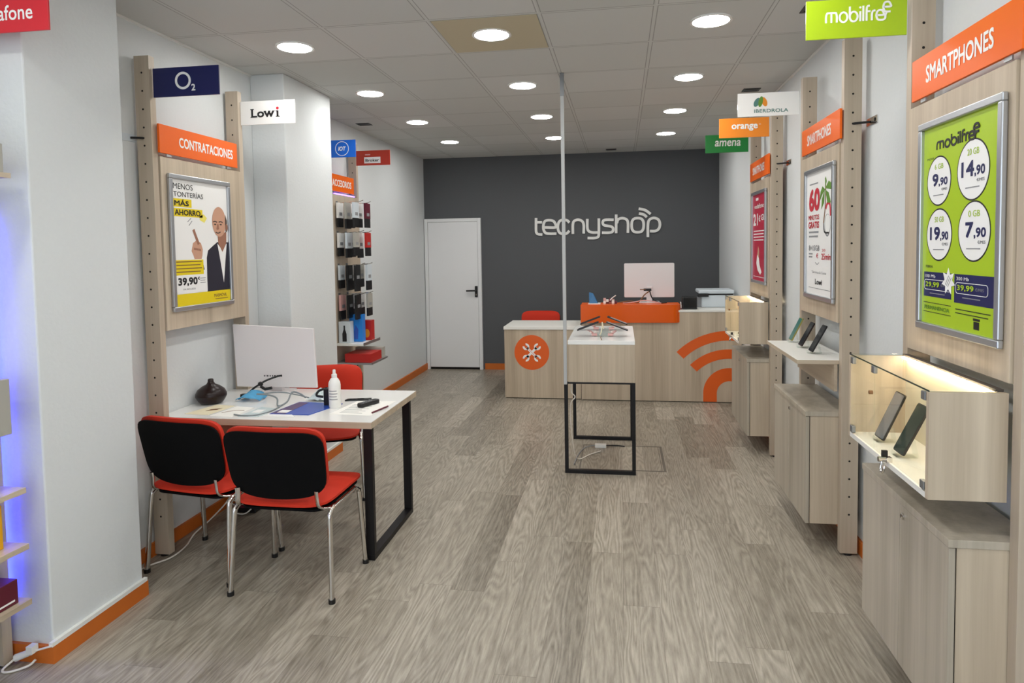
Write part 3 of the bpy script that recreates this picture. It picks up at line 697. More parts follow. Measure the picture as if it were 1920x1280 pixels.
def glass_case(y0, label):
    x0, x1, z0, z1, w = .905, 1.122, .866, 1.192, .69
    t = thing('glass_case', label, 'display case', (1.01, y0 + w / 2, z0), 'wooden display cases with glass fronts')
    MB().box(x0, x1, y0, y0 + .018, z0, z1, 'ash').out('side_panel', t, bevel=.001)
    MB().box(x0, x1, y0 + w - .018, y0 + w, z0, z1, 'ash').out('side_panel', t, bevel=.001)
    MB().box(x0, x1, y0 + .018, y0 + w - .018, z0, z0 + .018, 'shelf_white').out('base_board', t)
    MB().box(x1 - .012, x1, y0 + .018, y0 + w - .018, z0 + .018, z1 - .004, 'case_lining').out('back_panel', t)
    MB().box(x0 + .002, x1 - .026, y0 + .002, y0 + w - .002, z1 + .0005, z1 + .0055, 'glass').box(x0 + .0005, x0 + .002, y0 + .002, y0 + w - .002, z1 + .0005, z1 + .0055, 'glass_edge').out('glass_top', t)
    MB().box(x0 + .003, x0 + .0075, y0 + .0185, y0 + w / 2 + .09, z0 + .022, z1 - .002, 'glass').out('glass_front', t)
    MB().box(x0 + .003, x0 + .0075, y0 + w / 2 + .093, y0 + w - .0185, z0 + .022, z1 - .002, 'glass').out('glass_front', t)
    b = MB()
    for (y, z) in ((y0 + .022, z1 - .03), (y0 + w - .05, z1 - .03), (y0 + .022, z0 + .022), (y0 + w - .05, z0 + .022), (y0 + w / 2 + .078, z1 - .026)):
        b.box(x0 - .003, x0 + .011, y, y + .027, z, z + .026, 'steel_grey')
    b.out('glass_clip', t, bevel=.002)
    MB().ell(-(y0 + w / 2 + .105), z1 - .10, .007, .007, 0, .012, 'ink_brown', look_right(x0 + .003, 0, 0)).out('knob', t)
    yl = y0 + .30
    MB().box(x0 - .006, x0 + .012, yl - .012, yl + .012, z0 + .016, z0 + .034, 'chrome').tube([(x0 - .006, yl, z0 + .026), (x0 - .03, yl, z0 + .026)], .009, 'chrome', 12).tube([(x0 - .02, yl - .004, z0 + .02), (x0 - .024, yl - .006, z0 - .006), (x0 - .024, yl - .022, z0 - .014), (x0 - .022, yl - .03, z0 + .004), (x0 - .02, yl - .018, z0 + .018)], .004, 'chrome', 8, smooth=True).box(x0 - .012, x0 + .006, yl + .012, yl + .022, z0 + .026, z0 + .052, 'black').out('lock', t, smooth=True)
    l = MB().box(x1 - .026, x1 - .004, y0 + .02, y0 + w - .02, z1 + .0, z1 + .008, 'led_housing').out('led_bar', t)
    MB().box(x1 - .032, x1 - .024, y0 + .06, y0 + w - .03, z1 - .008, z1 - .001, 'led_warm').out('led_strip', l)
    return t
glass_case(2.085, 'large lit glass display case on the rack with the lime green poster')
glass_case(5.25, 'small lit glass display case above the cabinet beside the counter')

def phone_on_stand(x, y, z, label, face, body='black', h=.155, w=.074, tilt=35, group='phones on display stands', back=None):
    t = thing('smartphone', label, 'phone', (x, y, z), group)
    a = math.radians(tilt); M = Mx((x - .0, y, z + .012), (0, -1, 0), (math.sin(a), 0, math.cos(a)), (-math.cos(a), 0, math.sin(a)))
    MB().rrect(-w / 2, w / 2, 0, h, .009, -.004, .004, body, M).out('body', t, bevel=.001)
    MB().rrect(-w / 2 + .003, w / 2 - .003, .004, h - .004, .007, .004, .0046, face, M).out('screen', t)
    MB().rrect(-w / 2 + .006, -w / 2 + .028, h - .036, h - .006, .005, -.006, -.004, 'black', M).out('camera_bump', t)
    t2 = thing('phone_stand', label_stand(label), 'phone stand', (x, y, z), 'clear phone stands')
    b = MB()
    yb = .022
    xb = math.sin(a) * h * .62 + .004
    b.box(x - .012, x + xb, y - yb, y + yb, z + .0005, z + .004, 'acrylic')
    b.box(x - .016, x - .012, y - yb, y + yb, z + .0005, z + .016, 'acrylic')
    b.out('base', t2)
    p0 = (x + xb, z + .004); p1 = (x + math.sin(a) * h * .42 + .006, z + .012 + math.cos(a) * h * .42 - .012)
    MB()._faces([(p0[0], y - yb, p0[1]), (p0[0], y + yb, p0[1]), (p1[0], y + yb, p1[1]), (p1[0], y - yb, p1[1]), (p0[0] + .003, y - yb, p0[1]), (p0[0] + .003, y + yb, p0[1]), (p1[0] + .003, y + yb, p1[1]), (p1[0] + .003, y - yb, p1[1])],
        [(0, 1, 2, 3), (7, 6, 5, 4), (0, 4, 5, 1), (3, 2, 6, 7), (0, 3, 7, 4), (1, 5, 6, 2)], 'acrylic').out('support', t2)
def label_stand(l): return 'clear stand under ' + l.replace(', first of three from the counter on the white shelf', ' nearest the counter').replace(', middle of three on the white shelf', ' in the shelf middle').replace(', last of three from the counter on the white shelf', ' farthest from the counter')
phone_on_stand(.968, 2.63, .884, 'silver phone in the large lit glass case', 'phone_silver', 'black', h=.19, w=.082, tilt=24)
phone_on_stand(.966, 2.45, .884, 'dark green phone in the large lit glass case', 'phone_green', 'black', h=.19, w=.082, tilt=26)
phone_on_stand(.965, 5.62, .884, 'dark phone in the small glass case by the counter', 'screen_dark', h=.15)

# white shelf with three phones
y0 = 3.615; w = .72
t = thing('phone_shelf', 'small white shelf carrying three leaning phones', 'shelf', (1.02, y0 + w / 2, 1.0))
MB().box(.92, 1.205, y0, y0 + w, 1.004, 1.026, 'shelf_white').out('board', t, bevel=.0015)
MB().box(.919, .92, y0, y0 + w, 1.004, 1.0245, 'ash_y').box(.92, 1.205, y0 - .0008, y0, 1.004, 1.0245, 'ash_x').out('edge_band', t)
MB().box(1.105, 1.122, y0 + .002, y0 + w - .002, .86, 1.003, 'ash_y').out('apron', t)
phone_on_stand(1.045, 4.27, 1.026, 'phone with teal screen, first of three from the counter on the white shelf', 'lcd_teal', 'olive', h=.155, tilt=26)
phone_on_stand(1.045, 4.045, 1.026, 'brown-edged phone, middle of three on the white shelf', 'screen_dark', 'brown_gloss', h=.155, tilt=28)
phone_on_stand(1.045, 3.83, 1.026, 'black phone, last of three from the counter on the white shelf', 'screen_dark', 'black', h=.165, tilt=28)

# ------------------------------------------------------------------ service counters at the back
t = thing('low_counter', 'low wooden counter with an orange crossed wrenches disc', 'counter', (-.84, 7.3, 0))
lx0, lx1, ly = -1.262, -.43, 6.985
MB().box(lx0, lx1, ly, ly + .02, .008, .752, 'ash').box(lx0, lx0 + .02, ly + .02, 7.6, .008, .752, 'ash').out('body', t, bevel=.0015)
MB().box(lx0 + .01, lx1 - .01, ly + .012, ly + .03, 0, .01, 'gap').out('plinth', t)
MB().box(lx0 - .006, lx1, ly - .01, 7.6, .754, .786, 'shelf_white').out('top_board', t, bevel=.002)
M = look_front(-.962, ly, .505)
MB().ell(0, 0, .19, .19, .0003, .0015, 'orange_vinyl', M, n=56).out('disc_decal', t)
wr = MB()
for sgn in (1, -1):
    an = sgn * PI / 4
    Rm = M @ Matrix.Rotation(an - PI / 2, 4, 'Z')
    h1 = .0024 if sgn > 0 else .0030
    wr.box(-.013, .013, -.075, .075, .0016, h1, 'white_print', Rm)
    for e in (1, -1):
        wr.ring(0, e * .088, .0155, .037, .0016, h1, 'white_print', Rm, a0=(PI / 2 + .62 if e > 0 else -PI / 2 + .62), a1=(PI / 2 + 2 * PI - .62 if e > 0 else -PI / 2 + 2 * PI - .62), n=24)
wr.stroke([(-.05, .05), (.05, -.05)], .004, .0031, .0035, 'orange_vinyl', M, smooth=False)
wr.out('wrench_decal', t)

t = thing('service_counter', 'tall wooden service counter with orange signal arcs and orange raised ledge', 'counter', (.4, 7.2, 0))
cx0, cx1, cy = -.425, XR - .02, 6.955
MB().box(cx0, cx1, cy, cy + .022, .008, .945, 'ash').box(cx0, cx0 + .02, cy + .022, 7.55, .008, .945, 'ash').out('body', t, bevel=.0015)
MB().box(cx0 + .01, cx1, cy + .012, cy + .03, 0, .01, 'gap').out('plinth', t)
MB().box(cx0, cx1, cy - .005, 7.6, .946, .966, 'shelf_white').out('top_board', t, bevel=.002)
# orange ledge: rounded end towards the printer
pts = [(-.425, 7.25), (-.425, 6.925)] + [(.535 + .075 * math.sin(a), 7.0 - .075 * math.cos(a)) for a in [PI / 2 * k / 8 for k in range(9)]] + [(.61, 7.25)]
MB().prism(pts, .967, 1.024, 'orange_gloss').out('orange_ledge', t, smooth=True)
pts2 = [(-.425, 6.953), (-.425, 6.925)] + [(.535 + .075 * math.sin(a), 7.0 - .075 * math.cos(a)) for a in [PI / 2 * k / 8 for k in range(6)]] + [(.60, 6.953)]
MB().prism(pts2, .838, .967, 'orange_gloss').out('orange_fascia', t, smooth=True)
M = look_front(1.104, cy, 0)
ar = MB()
for r0, r1 in ((.652, .752), (.462, .560)): ar.ring(0, 0, r0, r1, .0003, .0016, 'orange_vinyl', M, a0=PI / 2 - .16, a1=PI * .752, n=30)
ar.ring(0, .10, .128, .265, .0003, .0016, 'orange_vinyl', M, a0=PI / 2 - .4, a1=PI, n=24); ar.box(-.265, -.128, .01, .10, .0003, .0016, 'orange_vinyl', M)
ar.out('arc_decal', t)

# things on the counter
t = thing('desktop_monitor', 'white monitor seen from behind on the orange counter ledge', 'monitor', (.3, 7.25, 1.0), 'white monitors seen from behind')
def monitor(t, x0, x1, y, z0, z1, zb, lean=0.0):
    MB().rrect(x0, x1, z0, z1, .012, 0, .014, 'monitor_white', look_front(0, y + .014, 0)).out('housing', t, bevel=.003)
    MB().rrect(x0 + .006, x1 - .006, z0 + .006, z1 - .006, .01, -.0005, .0005, 'screen_dark', look_front(0, y + .0145, 0)).out('screen', t)
    xm = (x0 + x1) / 2
    st = MB().box(xm - .03, xm + .03, y - .03, y - .001, zb + .008, z0 + .12, 'monitor_white').out('stand', t, bevel=.004)
    MB().rrect(xm - .11, xm + .11, y - .1, y + .1, .02, zb + .0005, zb + .009, 'monitor_white').out('foot', t)
monitor(t, .035, .572, 7.24, 1.08, 1.452, 1.024)
single(MB().tube([(-.02, 7.13, 1.034), (.1, 7.12, 1.05), (.18, 7.11, 1.036), (.25, 7.1, 1.12), (.31, 7.1, 1.17), (.2, 7.09, 1.175)], .006, 'ink_brown', smooth=True).tube([(.30, 7.09, 1.17), (.33, 7.09, 1.08), (.40, 7.08, 1.035), (.48, 7.1, 1.034)], .006, 'black', smooth=True)
    .tube([(.02, 7.08, 1.031), (.12, 7.07, 1.04), (.26, 7.08, 1.06), (.42, 7.06, 1.031)], .005, 'cable_pink', smooth=True).box(.24, .32, 7.09, 7.115, 1.16, 1.185, 'black'), 'cable_bundle', 'tangle of dark cables and clamp before the counter monitor', 'cables', smooth=True)
t = thing('phone_stand', 'blue angled holder on the far end of the orange ledge', 'holder', (-.3, 7.1, 1.024))
MB()._faces([(-.34, 7.06, 1.0245), (-.245, 7.06, 1.0245), (-.245, 7.16, 1.0245), (-.34, 7.16, 1.0245), (-.345, 7.13, 1.145), (-.30, 7.13, 1.135), (-.30, 7.15, 1.135), (-.345, 7.15, 1.145)], [(0, 3, 2, 1), (4, 5, 6, 7), (0, 1, 5, 4), (1, 2, 6, 5), (2, 3, 7, 6), (3, 0, 4, 7)], 'teal_blue').out('holder', t, bevel=.004)
MB().box(-.35, -.22, 7.04, 7.17, 1.024, 1.031, 'white_plastic').out('base', t)
cl = MB()
for k in range(9):
    x = -.19 + (k % 5) * .03; cl.box(x, x + .028, 7.07 + (k % 3) * .02, 7.10 + (k % 3) * .02, 1.0245 + .02 * (k // 5), 1.05 + .02 * (k // 5) + .012 * (k % 2), ['white_plastic', 'maroon', 'cable_pink'][k % 3])
cl.tube([(-.12, 7.08, 1.06), (-.09, 7.08, 1.09), (-.055, 7.08, 1.115)], .006, 'white_plastic')
single(cl, 'desk_clutter', 'little heap of white and brown gadgets on the orange ledge', 'gadgets', bevel=.003)
t = thing('card_terminal', 'black box-shaped device on the counter between ledge and printer', 'card terminal', (.71, 7.1, .966))
MB().box(.638, .79, 7.04, 7.14, .9665, 1.096, 'black').out('body', t, bevel=.006); MB().box(.65, .778, 7.038, 7.041, .985, 1.085, 'black_gloss').out('front_panel', t)
t = thing('printer', 'pale blue-grey printer on the tall counter by the wall', 'printer', (1.03, 7.4, .966))
MB().box(.86, 1.20, 7.25, 7.58, .9665, 1.10, 'printer_white').out('body', t, bevel=.012)
MB().box(.83, 1.20, 7.24, 7.58, 1.115, 1.155, 'printer_white').out('scanner_lid', t, bevel=.012)
MB().box(.82, .93, 7.22, 7.3, 1.085, 1.112, 'black').box(.93, 1.19, 7.26, 7.57, 1.10, 1.115, 'black').out('control_panel', t, bevel=.003)
MB().box(.845, .86, 7.28, 7.55, .985, 1.05, 'gap').box(.80, .87, 7.27, 7.29, .967, 1.08, 'ink_grey').out('paper_slot', t)
# receipt papers
single(MB().box(.620, .628, 7.06, 7.12, .9752, 1.04, 'white_plastic').box(.614, .634, 7.05, 7.13, .9665, .975, 'maroon'), 'card_holder', 'tiny white and maroon card holder beside the black terminal', 'card holder')

# ------------------------------------------------------------------ free-standing phone table with pole
t = thing('display_table', 'square wooden display table with white top on thin dark legs', 'table', (-.15, 5.1, 0))
tx0, tx1, ty0, ty1 = -.382, .094, 4.68, 5.56
MB().box(tx0, tx1, ty0, ty1, .667, .938, 'ash').out('box', t, bevel=.0015)
MB().box(tx0 - .001, tx1 + .001, ty0 - .001, ty1 + .001, .939, .968, 'white_gloss').out('top', t, bevel=.002)
for y in (ty0 - .005, ty1 - .035):
    for x in (-.412, tx1 - .024): MB().box(x, x + .026, y, y + .026, .027, .667, 'dark_steel').out('leg', t, bevel=.002)
    MB().box(-.412, tx1 + .002, y, y + .026, 0, .027, 'dark_steel').out('floor_bar', t, bevel=.002)
for y in (ty0 - .005, ty1 - .035): MB().box(-.386, tx1 - .024, y + .004, y + .022, .655, .6665, 'dark_steel').out('top_bar', t)
t = thing('cable_pole', 'slim pale pole from ceiling down to the display table', 'pole', (-.4, 4.665, .65))
MB().box(-.412, -.388, 4.648, 4.672, .655, ZC, 'pole_grey').out('pole', t, bevel=.003)
MB().box(-.414, -.386, 4.646, 4.674, 2.70, ZC - .002, 'steel_grey').out('top_sleeve', t)
def spider():
    # four phones on sloping holders over a hub
    t = thing('phone_display_hub', 'clear central stand on the display table carrying four tethered phones', 'display stand', (-.14, 4.95, .968))
    MB().box(-.2, -.08, 4.86, 5.36, .9692, .974, 'acrylic').out('base', t)
    for (x, y, s, i) in ((-.2, 4.92, -1, 0), (-.08, 4.92, 1, 1), (-.2, 5.3, -1, 2), (-.08, 5.3, 1, 3)):
        MB().tube([(x - s * .03, y, .984), (x + s * .01, y, 1.006)], .009, 'acrylic', 8).box(x - .02, x + .02, y - .02, y + .02, .974, .99, 'cable_pink').out('post', t)
        pts = [(x + .012 * math.cos(k * .9) + s * .0016 * k, y + .012 * math.sin(k * .9), 0.98 + .0013 * k) for k in range(26)]
        MB().tube(pts, .0028, 'cable_pink', 5).out('coil_cord', t)
    names = ['black phone on the display table, front pair, on the pole side', 'black phone on the display table, front pair, on the cabinet side', 'black phone on the display table, rear pair, on the pole side', 'black phone on the display table, rear pair, on the cabinet side']
    for (x, y, s, i) in ((-.2, 4.92, -1, 0), (-.08, 4.92, 1, 1), (-.2, 5.3, -1, 2), (-.08, 5.3, 1, 3)):
        p = thing('smartphone', names[i], 'phone', (x, y, 1.03), 'tethered phones on the display table')
        a = math.radians(21)
        M = Mx((x + s * .045, y, 1.036), (s * math.cos(a), 0, -math.sin(a)), (0, s, 0), (s * math.sin(a), 0, math.cos(a)))
        MB().rrect(-.085, .085, -.038, .038, .009, .006, .014, 'black', M).out('body', p, bevel=.001)
        MB().rrect(-.081, .081, -.034, .034, .007, .014, .0145, 'screen_dark', M).out('screen', p)
    c = MB().tube([(-.16, 4.9, .98), (-.15, 4.87, 1.0), (-.14, 4.86, 1.05), (-.14, 4.86, 1.08), (-.13, 4.87, 1.03)], .0035, 'paper_cream', smooth=True)
    c.tube([(-.15, 4.86, .977), (-.15, 4.80, .975), (-.14, 4.70, .975)], .0025, 'ink_brown', 6)
    c.out('loose_cord', t)
spider()
single(MB().tube([(-.36, 4.74, .66), (-.365, 4.75, .58), (-.34, 4.76, .54), (-.375, 4.78, .47), (-.37, 4.85, .2), (-.34, 4.95, .02), (-.25, 5.1, .008), (-.17, 5.2, .006)], .0045, 'cable_white', smooth=True), 'power_cable', 'white cable hanging beneath the display table', 'cable', smooth=True)
single(MB().box(-.22, -.13, 5.30, 5.35, .001, .022, 'white_plastic').tube([(-.13, 5.33, .012), (-.05, 5.36, .006), (.02, 5.34, .006)], .005, 'black', smooth=True).tube([(-.22, 5.33, .012), (-.3, 5.28, .006), (-.34, 5.1, .006), (-.36, 4.86, .006)], .004, 'ink_grey', smooth=True), 'power_adapter', 'white plug and dark cord on the floor under the display table', 'plug', smooth=True)
# floor outlet hatch
fh = MB()
for a in ((-.32, .317, 4.772, 4.786), (-.32, .317, 5.362, 5.376), (-.32, -.308, 4.786, 5.362), (.298, .317, 4.786, 5.362)): fh.box(a[0], a[1], a[2], a[3], 0, .0015, 'hatch_grey')
fh.box(.285, .290, 4.79, 5.36, 0, .001, 'hatch_grey')
single(fh, 'floor_hatch', 'rectangular hatch outline set in the floor under the display table', 'floor hatch')

# ------------------------------------------------------------------ chairs
def visitor_chair(label, loc, rz, group):
    t = thing('visitor_chair', label, 'chair', (0, 0, 0), group)
    nu, nv = 14, 12
    b = MB(); vs = []; fs = []
    def seat_pt(i, j, top):
        u = -1 + 2 * i / nu; v = -1 + 2 * j / nv
        # rounded rectangle footprint
        k = 6.0
        s = (abs(u) ** k + abs(v) ** k) ** (1 / k) / max(abs(u), abs(v), 1e-6) if (u or v) else 1
        x = u / s * .235; y = v / s * .245 + .045
        edge = max(abs(u), abs(v)) ** 6
        z = .452 + (.022 if top else -.022) * (1 - edge * .75) - .012 * max(0, v - .4) * 1.2 + .006 * u * u - (0 if v > -.6 else 0)
        return (x, y, z)
    for top in (0, 1):
        for i in range(nu + 1):
            for j in range(nv + 1): vs.append(seat_pt(i, j, top))
    N = (nu + 1) * (nv + 1); ix = lambda i, j, t_: t_ * N + i * (nv + 1) + j
    for i in range(nu):
        for j in range(nv):
            fs.append((ix(i, j, 1), ix(i + 1, j, 1), ix(i + 1, j + 1, 1), ix(i, j + 1, 1))); fs.append((ix(i, j, 0), ix(i, j + 1, 0), ix(i + 1, j + 1, 0), ix(i + 1, j, 0)))
    for i in range(nu):
        fs.append((ix(i, 0, 0), ix(i + 1, 0, 0), ix(i + 1, 0, 1), ix(i, 0, 1))); fs.append((ix(i, nv, 1), ix(i + 1, nv, 1), ix(i + 1, nv, 0), ix(i, nv, 0)))
    for j in range(nv):
        fs.append((ix(0, j, 1), ix(0, j + 1, 1), ix(0, j + 1, 0), ix(0, j, 0))); fs.append((ix(nu, j, 0), ix(nu, j + 1, 0), ix(nu, j + 1, 1), ix(nu, j, 1)))
    b._faces(vs, fs, 'red_fabric'); st = b.out('seat', t, smooth=True, angle=60)
    b = MB().rrect(-.215, .215, -.175, .265, .06, .420, .431, 'black_shell'); b.out('seat_pan', st)
    # back: curved shell and cushion
    def back_panel(hw, z0, z1, off, th, m, r, sag):
        b = MB(); vs = []; fs = []
        n, k = 18, 12
        for f in (0, 1):
            for i in range(n + 1):
                for j in range(k + 1):
                    u = -1 + 2 * i / n; v = -1 + 2 * j / k
                    p = 5.6
                    s = (abs(u) ** p + abs(v) ** p) ** (1 / p) / max(abs(u), abs(v), 1e-6) if (u or v) else 1
                    uu, vv = u / s, v / s
                    zz = (z0 + z1) / 2 + vv * (z1 - z0) / 2
                    if vv < 0: zz -= sag * (1 - uu * uu) * (-vv)
                    x = uu * hw * (1 + .03 * vv)
                    ed = max(abs(u), abs(v)) ** 6
                    y = -.205 - (zz - .5) * .20 + .035 * uu * uu + off + (th * (1 - .6 * ed) if f else 0)
                    vs.append((x, y, zz))
        N = (n + 1) * (k + 1); ix = lambda i, j, f: f * N + i * (k + 1) + j
        for i in range(n):
            for j in range(k):
                fs.append((ix(i, j, 0), ix(i + 1, j, 0), ix(i + 1, j + 1, 0), ix(i, j + 1, 0))); fs.append((ix(i, j, 1), ix(i, j + 1, 1), ix(i + 1, j + 1, 1), ix(i + 1, j, 1)))
        for i in range(n):
            fs.append((ix(i, 0, 1), ix(i + 1, 0, 1), ix(i + 1, 0, 0), ix(i, 0, 0))); fs.append((ix(i, k, 0), ix(i + 1, k, 0), ix(i + 1, k, 1), ix(i, k, 1)))
        for j in range(k):
            fs.append((ix(0, j, 0), ix(0, j + 1, 0), ix(0, j + 1, 1), ix(0, j, 1))); fs.append((ix(n, j, 1), ix(n, j + 1, 1), ix(n, j + 1, 0), ix(n, j, 0)))
        return b._faces(vs, fs, m)
    bs = back_panel(.246, .508, .816, .0, .022, 'black_shell', .06, .025).out('back_shell', t, smooth=True, angle=60)
    back_panel(.243, .512, .832, .0215, .05, 'red_fabric', .06, .022).out('back_cushion', t, smooth=True, angle=60)
    # legs: four chrome tubes with rails
    for sx in (-1, 1):
        fx, rx = .258, .258
        l = MB().tube([(sx * fx, .20, .012), (sx * .245, .175, .36), (sx * .242, .165, .405), (sx * .24, .13, .425)], .0145, 'chrome', 12, smooth=True, rz=.8).out('leg', t, smooth=True)
        MB().lathe([(.016, 0), (.016, .02)], 'black', (sx * fx, .20, 0), 12).out('foot_cap', l)
        l = MB().tube([(sx * rx, -.195, .012), (sx * .245, -.165, .36), (sx * .242, -.15, .41), (sx * .24, -.11, .425)], .0145, 'chrome', 12, smooth=True, rz=.8).out('leg', t, smooth=True)
        MB().lathe([(.016, 0), (.016, .02)], 'black', (sx * rx, -.195, 0), 12).out('foot_cap', l)
        MB().tube([(sx * .24, .135, .425), (sx * .24, -.115, .425)], .0135, 'chrome', 12, rz=.75).out('side_rail', t, smooth=True)
        MB().tube([(sx * .235, -.06, .425), (sx * .225, -.14, .43), (sx * .205, -.188, .452), (sx * .198, -.196, .50), (sx * .198, -.20, .53)], .013, 'chrome', 10, smooth=True, rz=.5).out('back_bracket', t, smooth=True)
    MB().tube([(-.24, .12, .414), (.24, .12, .414)], .009, 'chrome', 8).tube([(-.24, -.10, .414), (.24, -.10, .414)], .009, 'chrome', 8).out('crossbar', t, smooth=True)
    t.location = loc; t.rotation_euler = (0, 0, rz)
    return t
c2 = visitor_chair('red visitor chair with black back shell, second from the wall at the desk', (-1.598, 3.003, 0), math.radians(-.8), 'red visitor chairs')
dup(c2, (-2.14, 3.123, 0), 'red visitor chair with black back shell, against the wall at the desk', math.radians(-8.5))

dup(c2, (-1.985, 4.12, 0), 'red visitor chair behind the desk, its red back facing the shop front', math.radians(200))
dup(c2, (-1.02, 8.05, 0), 'red visitor chair behind the low counter, only its back top showing', math.radians(178))

# ------------------------------------------------------------------ desk and what is on it
t = thing('desk', 'white-topped desk with a black steel loop leg, fixed to the wall', 'desk', (-1.9, 3.6, 0))
kx0, kx1, ky0, ky1 = XL + .003, -1.296, 3.225, 3.985
MB().box(-2.424, kx1, ky0, ky1, .705, .7385, 'ash_x').box(kx0, -2.424, 3.184, 3.936, .705, .7385, 'ash_x').out('tabletop', t, bevel=.001)
MB().box(-2.424, kx1 - .001, ky0 + .001, ky1 - .001, .7386, .7405, 'white_gloss').box(kx0, -2.424, 3.184, 3.936, .7386, .7405, 'white_gloss').out('white_surface', t)
for y in (ky0 + .002, ky1 - .14): MB().box(-1.345, -1.297, y, y + .03, .03, .704, 'dark_steel').out('leg', t, bevel=.002)
MB().box(-1.345, -1.297, ky0 + .002, ky1 - .11, 0, .03, 'dark_steel').out('floor_bar', t, bevel=.002)
MB().box(kx0, -2.02, 3.50, 3.52, .36, .7045, 'ash').out('modesty_panel', t, bevel=.001)
DZ = .7406
t = thing('aroma_diffuser', 'dark brown teardrop aroma diffuser on the desk by the wall', 'diffuser', (-2.43, 3.56, DZ))
MB().lathe([(.05, 0), (.062, .004), (.075, .02), (.086, .042), (.087, .048)], 'brown_gloss', (-2.43, 3.56, DZ), 36).out('base', t, smooth=True, angle=60)
MB().lathe([(.087, .0485), (.086, .06), (.075, .082), (.05, .102), (.025, .115), (.017, .128), (.016, .143), (.011, .147)], 'brown_gloss', (-2.43, 3.56, DZ), 36).out('cover', t, smooth=True, angle=60)
t = thing('desktop_monitor', 'white monitor seen from behind on the customer desk', 'monitor', (-2.15, 3.84, DZ), 'white monitors seen from behind')
def desk_monitor(t):
    ang = math.radians(0)
    y = 3.86
    pts = [(-2.468, 1.178), (-1.918, 1.152), (-1.905, .775), (-2.452, .775)]
    M = look_front(0, y, 0)
    MB().prism(pts, -.018, 0, 'monitor_white', M).out('housing', t, bevel=.004)
    MB().prism([(-2.458, 1.168), (-1.928, 1.143), (-1.915, .785), (-2.442, .785)], -.0195, -.0182, 'screen_dark', M).out('screen', t)
    MB().box(-2.23, -2.15, y + .021, y + .05, DZ + .009, .86, 'monitor_white').out('stand', t, bevel=.004)
    MB().rrect(-2.3, -2.08, y - .03, y + .10, .03, DZ, DZ + .009, 'monitor_white').out('foot', t)
    b = MB()
    for k, (u, w_) in enumerate(((-2.262, .006), (-2.250, .004), (-2.240, .008), (-2.222, .006), (-2.206, .006), (-2.192, .010), (-2.174, .006), (-2.164, .006), (-2.142, .004))): b.box(u, u + w_, .843, .853, 0, .0006, 'ink_black', M)
    b.out('print_line', t)
desk_monitor(t)
t = thing('pump_bottle', 'white plastic sanitiser bottle with nozzle on the desk', 'bottle', (-1.63, 3.52, DZ))
c = (-1.63, 3.52, DZ)
MB().lathe([(.031, 0), (.034, .006), (.034, .13), (.032, .148), (.022, .166), (.014, .174)], 'bottle_white', c, 28).out('body', t, smooth=True)
MB().lathe([(.0155, .1745), (.0155, .192), (.009, .196), (.0085, .215), (.006, .219)], 'white_plastic', c, 20).out('nozzle', t, smooth=True)
b = MB()
for k in range(4): b.ring(c[0], c[1], .0341, .0344, DZ + .05 + k * .016, DZ + .055 + k * .016, 'ink_grey', None, a0=-2.2, a1=-.7 - .12 * (k % 2), n=10)
b.out('label', t)
t = thing('pen_holder', 'black desk gadget holder standing beside the white bottle', 'holder', (-1.69, 3.57, DZ))
MB().rrect(-1.715, -1.665, 3.545, 3.60, .012, DZ, DZ + .10, 'black').out('cup', t, bevel=.003)
MB().tube([(-1.70, 3.57, DZ + .1), (-1.745, 3.56, DZ + .085), (-1.755, 3.55, DZ + .06), (-1.72, 3.56, DZ + .05)], .007, 'black', smooth=True).tube([(-1.675, 3.58, DZ + .09), (-1.668, 3.58, DZ + .135)], .008, 'white_plastic').out('clip', t, smooth=True)
def slab(name, pts, h, m, label, cat, group=None, extra=None):
    b = MB().prism(pts, DZ, DZ + h, m)
    if extra: extra(b)
    return single(b, name, label, cat, group)
slab('smartphone', [(-1.635, 3.665), (-1.50, 3.70), (-1.495, 3.735), (-1.63, 3.70)], .009, 'screen_dark', 'dark phone lying flat behind the white bottle', 'phone')
t = thing('remote_handset', 'black rounded handset lying near the desk corner', 'handset', (-1.45, 3.58, DZ))
Mh = Mx((-1.455, 3.585, DZ + .0012), (math.cos(1.15), math.sin(1.15), 0), (-math.sin(1.15), math.cos(1.15), 0), (0, 0, 1))
MB().rrect(-.075, .075, -.022, .022, .016, 0, .024, 'black', Mh).out('body', t, bevel=.006)
b = MB()
for k in range(8): b.box(-.05 + (k % 4) * .02, -.04 + (k % 4) * .02, -.012 + (k // 4) * .015, -.003 + (k // 4) * .015, .024, .0255, 'ink_grey', Mh)
b.out('keypad', t)
def sheet_lines(x0, x1, y0, y1, n):
    def f(b):
        for k in range(n): b.box(x0, x1 - .03 * (k % 2), y0 + (y1 - y0) * k / n, y0 + (y1 - y0) * k / n + .005, DZ + .0008, DZ + .0012, 'ink_grey')
    return f
slab('paper_sheet', [(-1.60, 3.37), (-1.35, 3.36), (-1.33, 3.70), (-1.56, 3.68)], .0008, 'paper', 'printed white sheet under the black handset', 'paper', 'papers on the desk', sheet_lines(-1.55, -1.42, 3.40, 3.62, 9))
single(MB().tube([(-1.36, 3.40, DZ + .006), (-1.325, 3.55, DZ + .006)], .005, 'maroon'), 'pen', 'dark red pen along the desk edge by the loop leg', 'pen')
slab('magazine', [(-1.93, 3.335), (-1.70, 3.335), (-1.62, 3.60), (-1.90, 3.62)], .004, 'magazine_blue', 'blue and violet glossy brochure lying beside the white bottle', 'brochure', None,
     lambda b: (b.prism([(-1.925, 3.345), (-1.84, 3.34), (-1.83, 3.60), (-1.895, 3.61)], DZ + .004, DZ + .0046, 'magazine_violet'), b.box(-1.90, -1.84, 3.36, 3.42, DZ + .0046, DZ + .0052, 'white_print')))
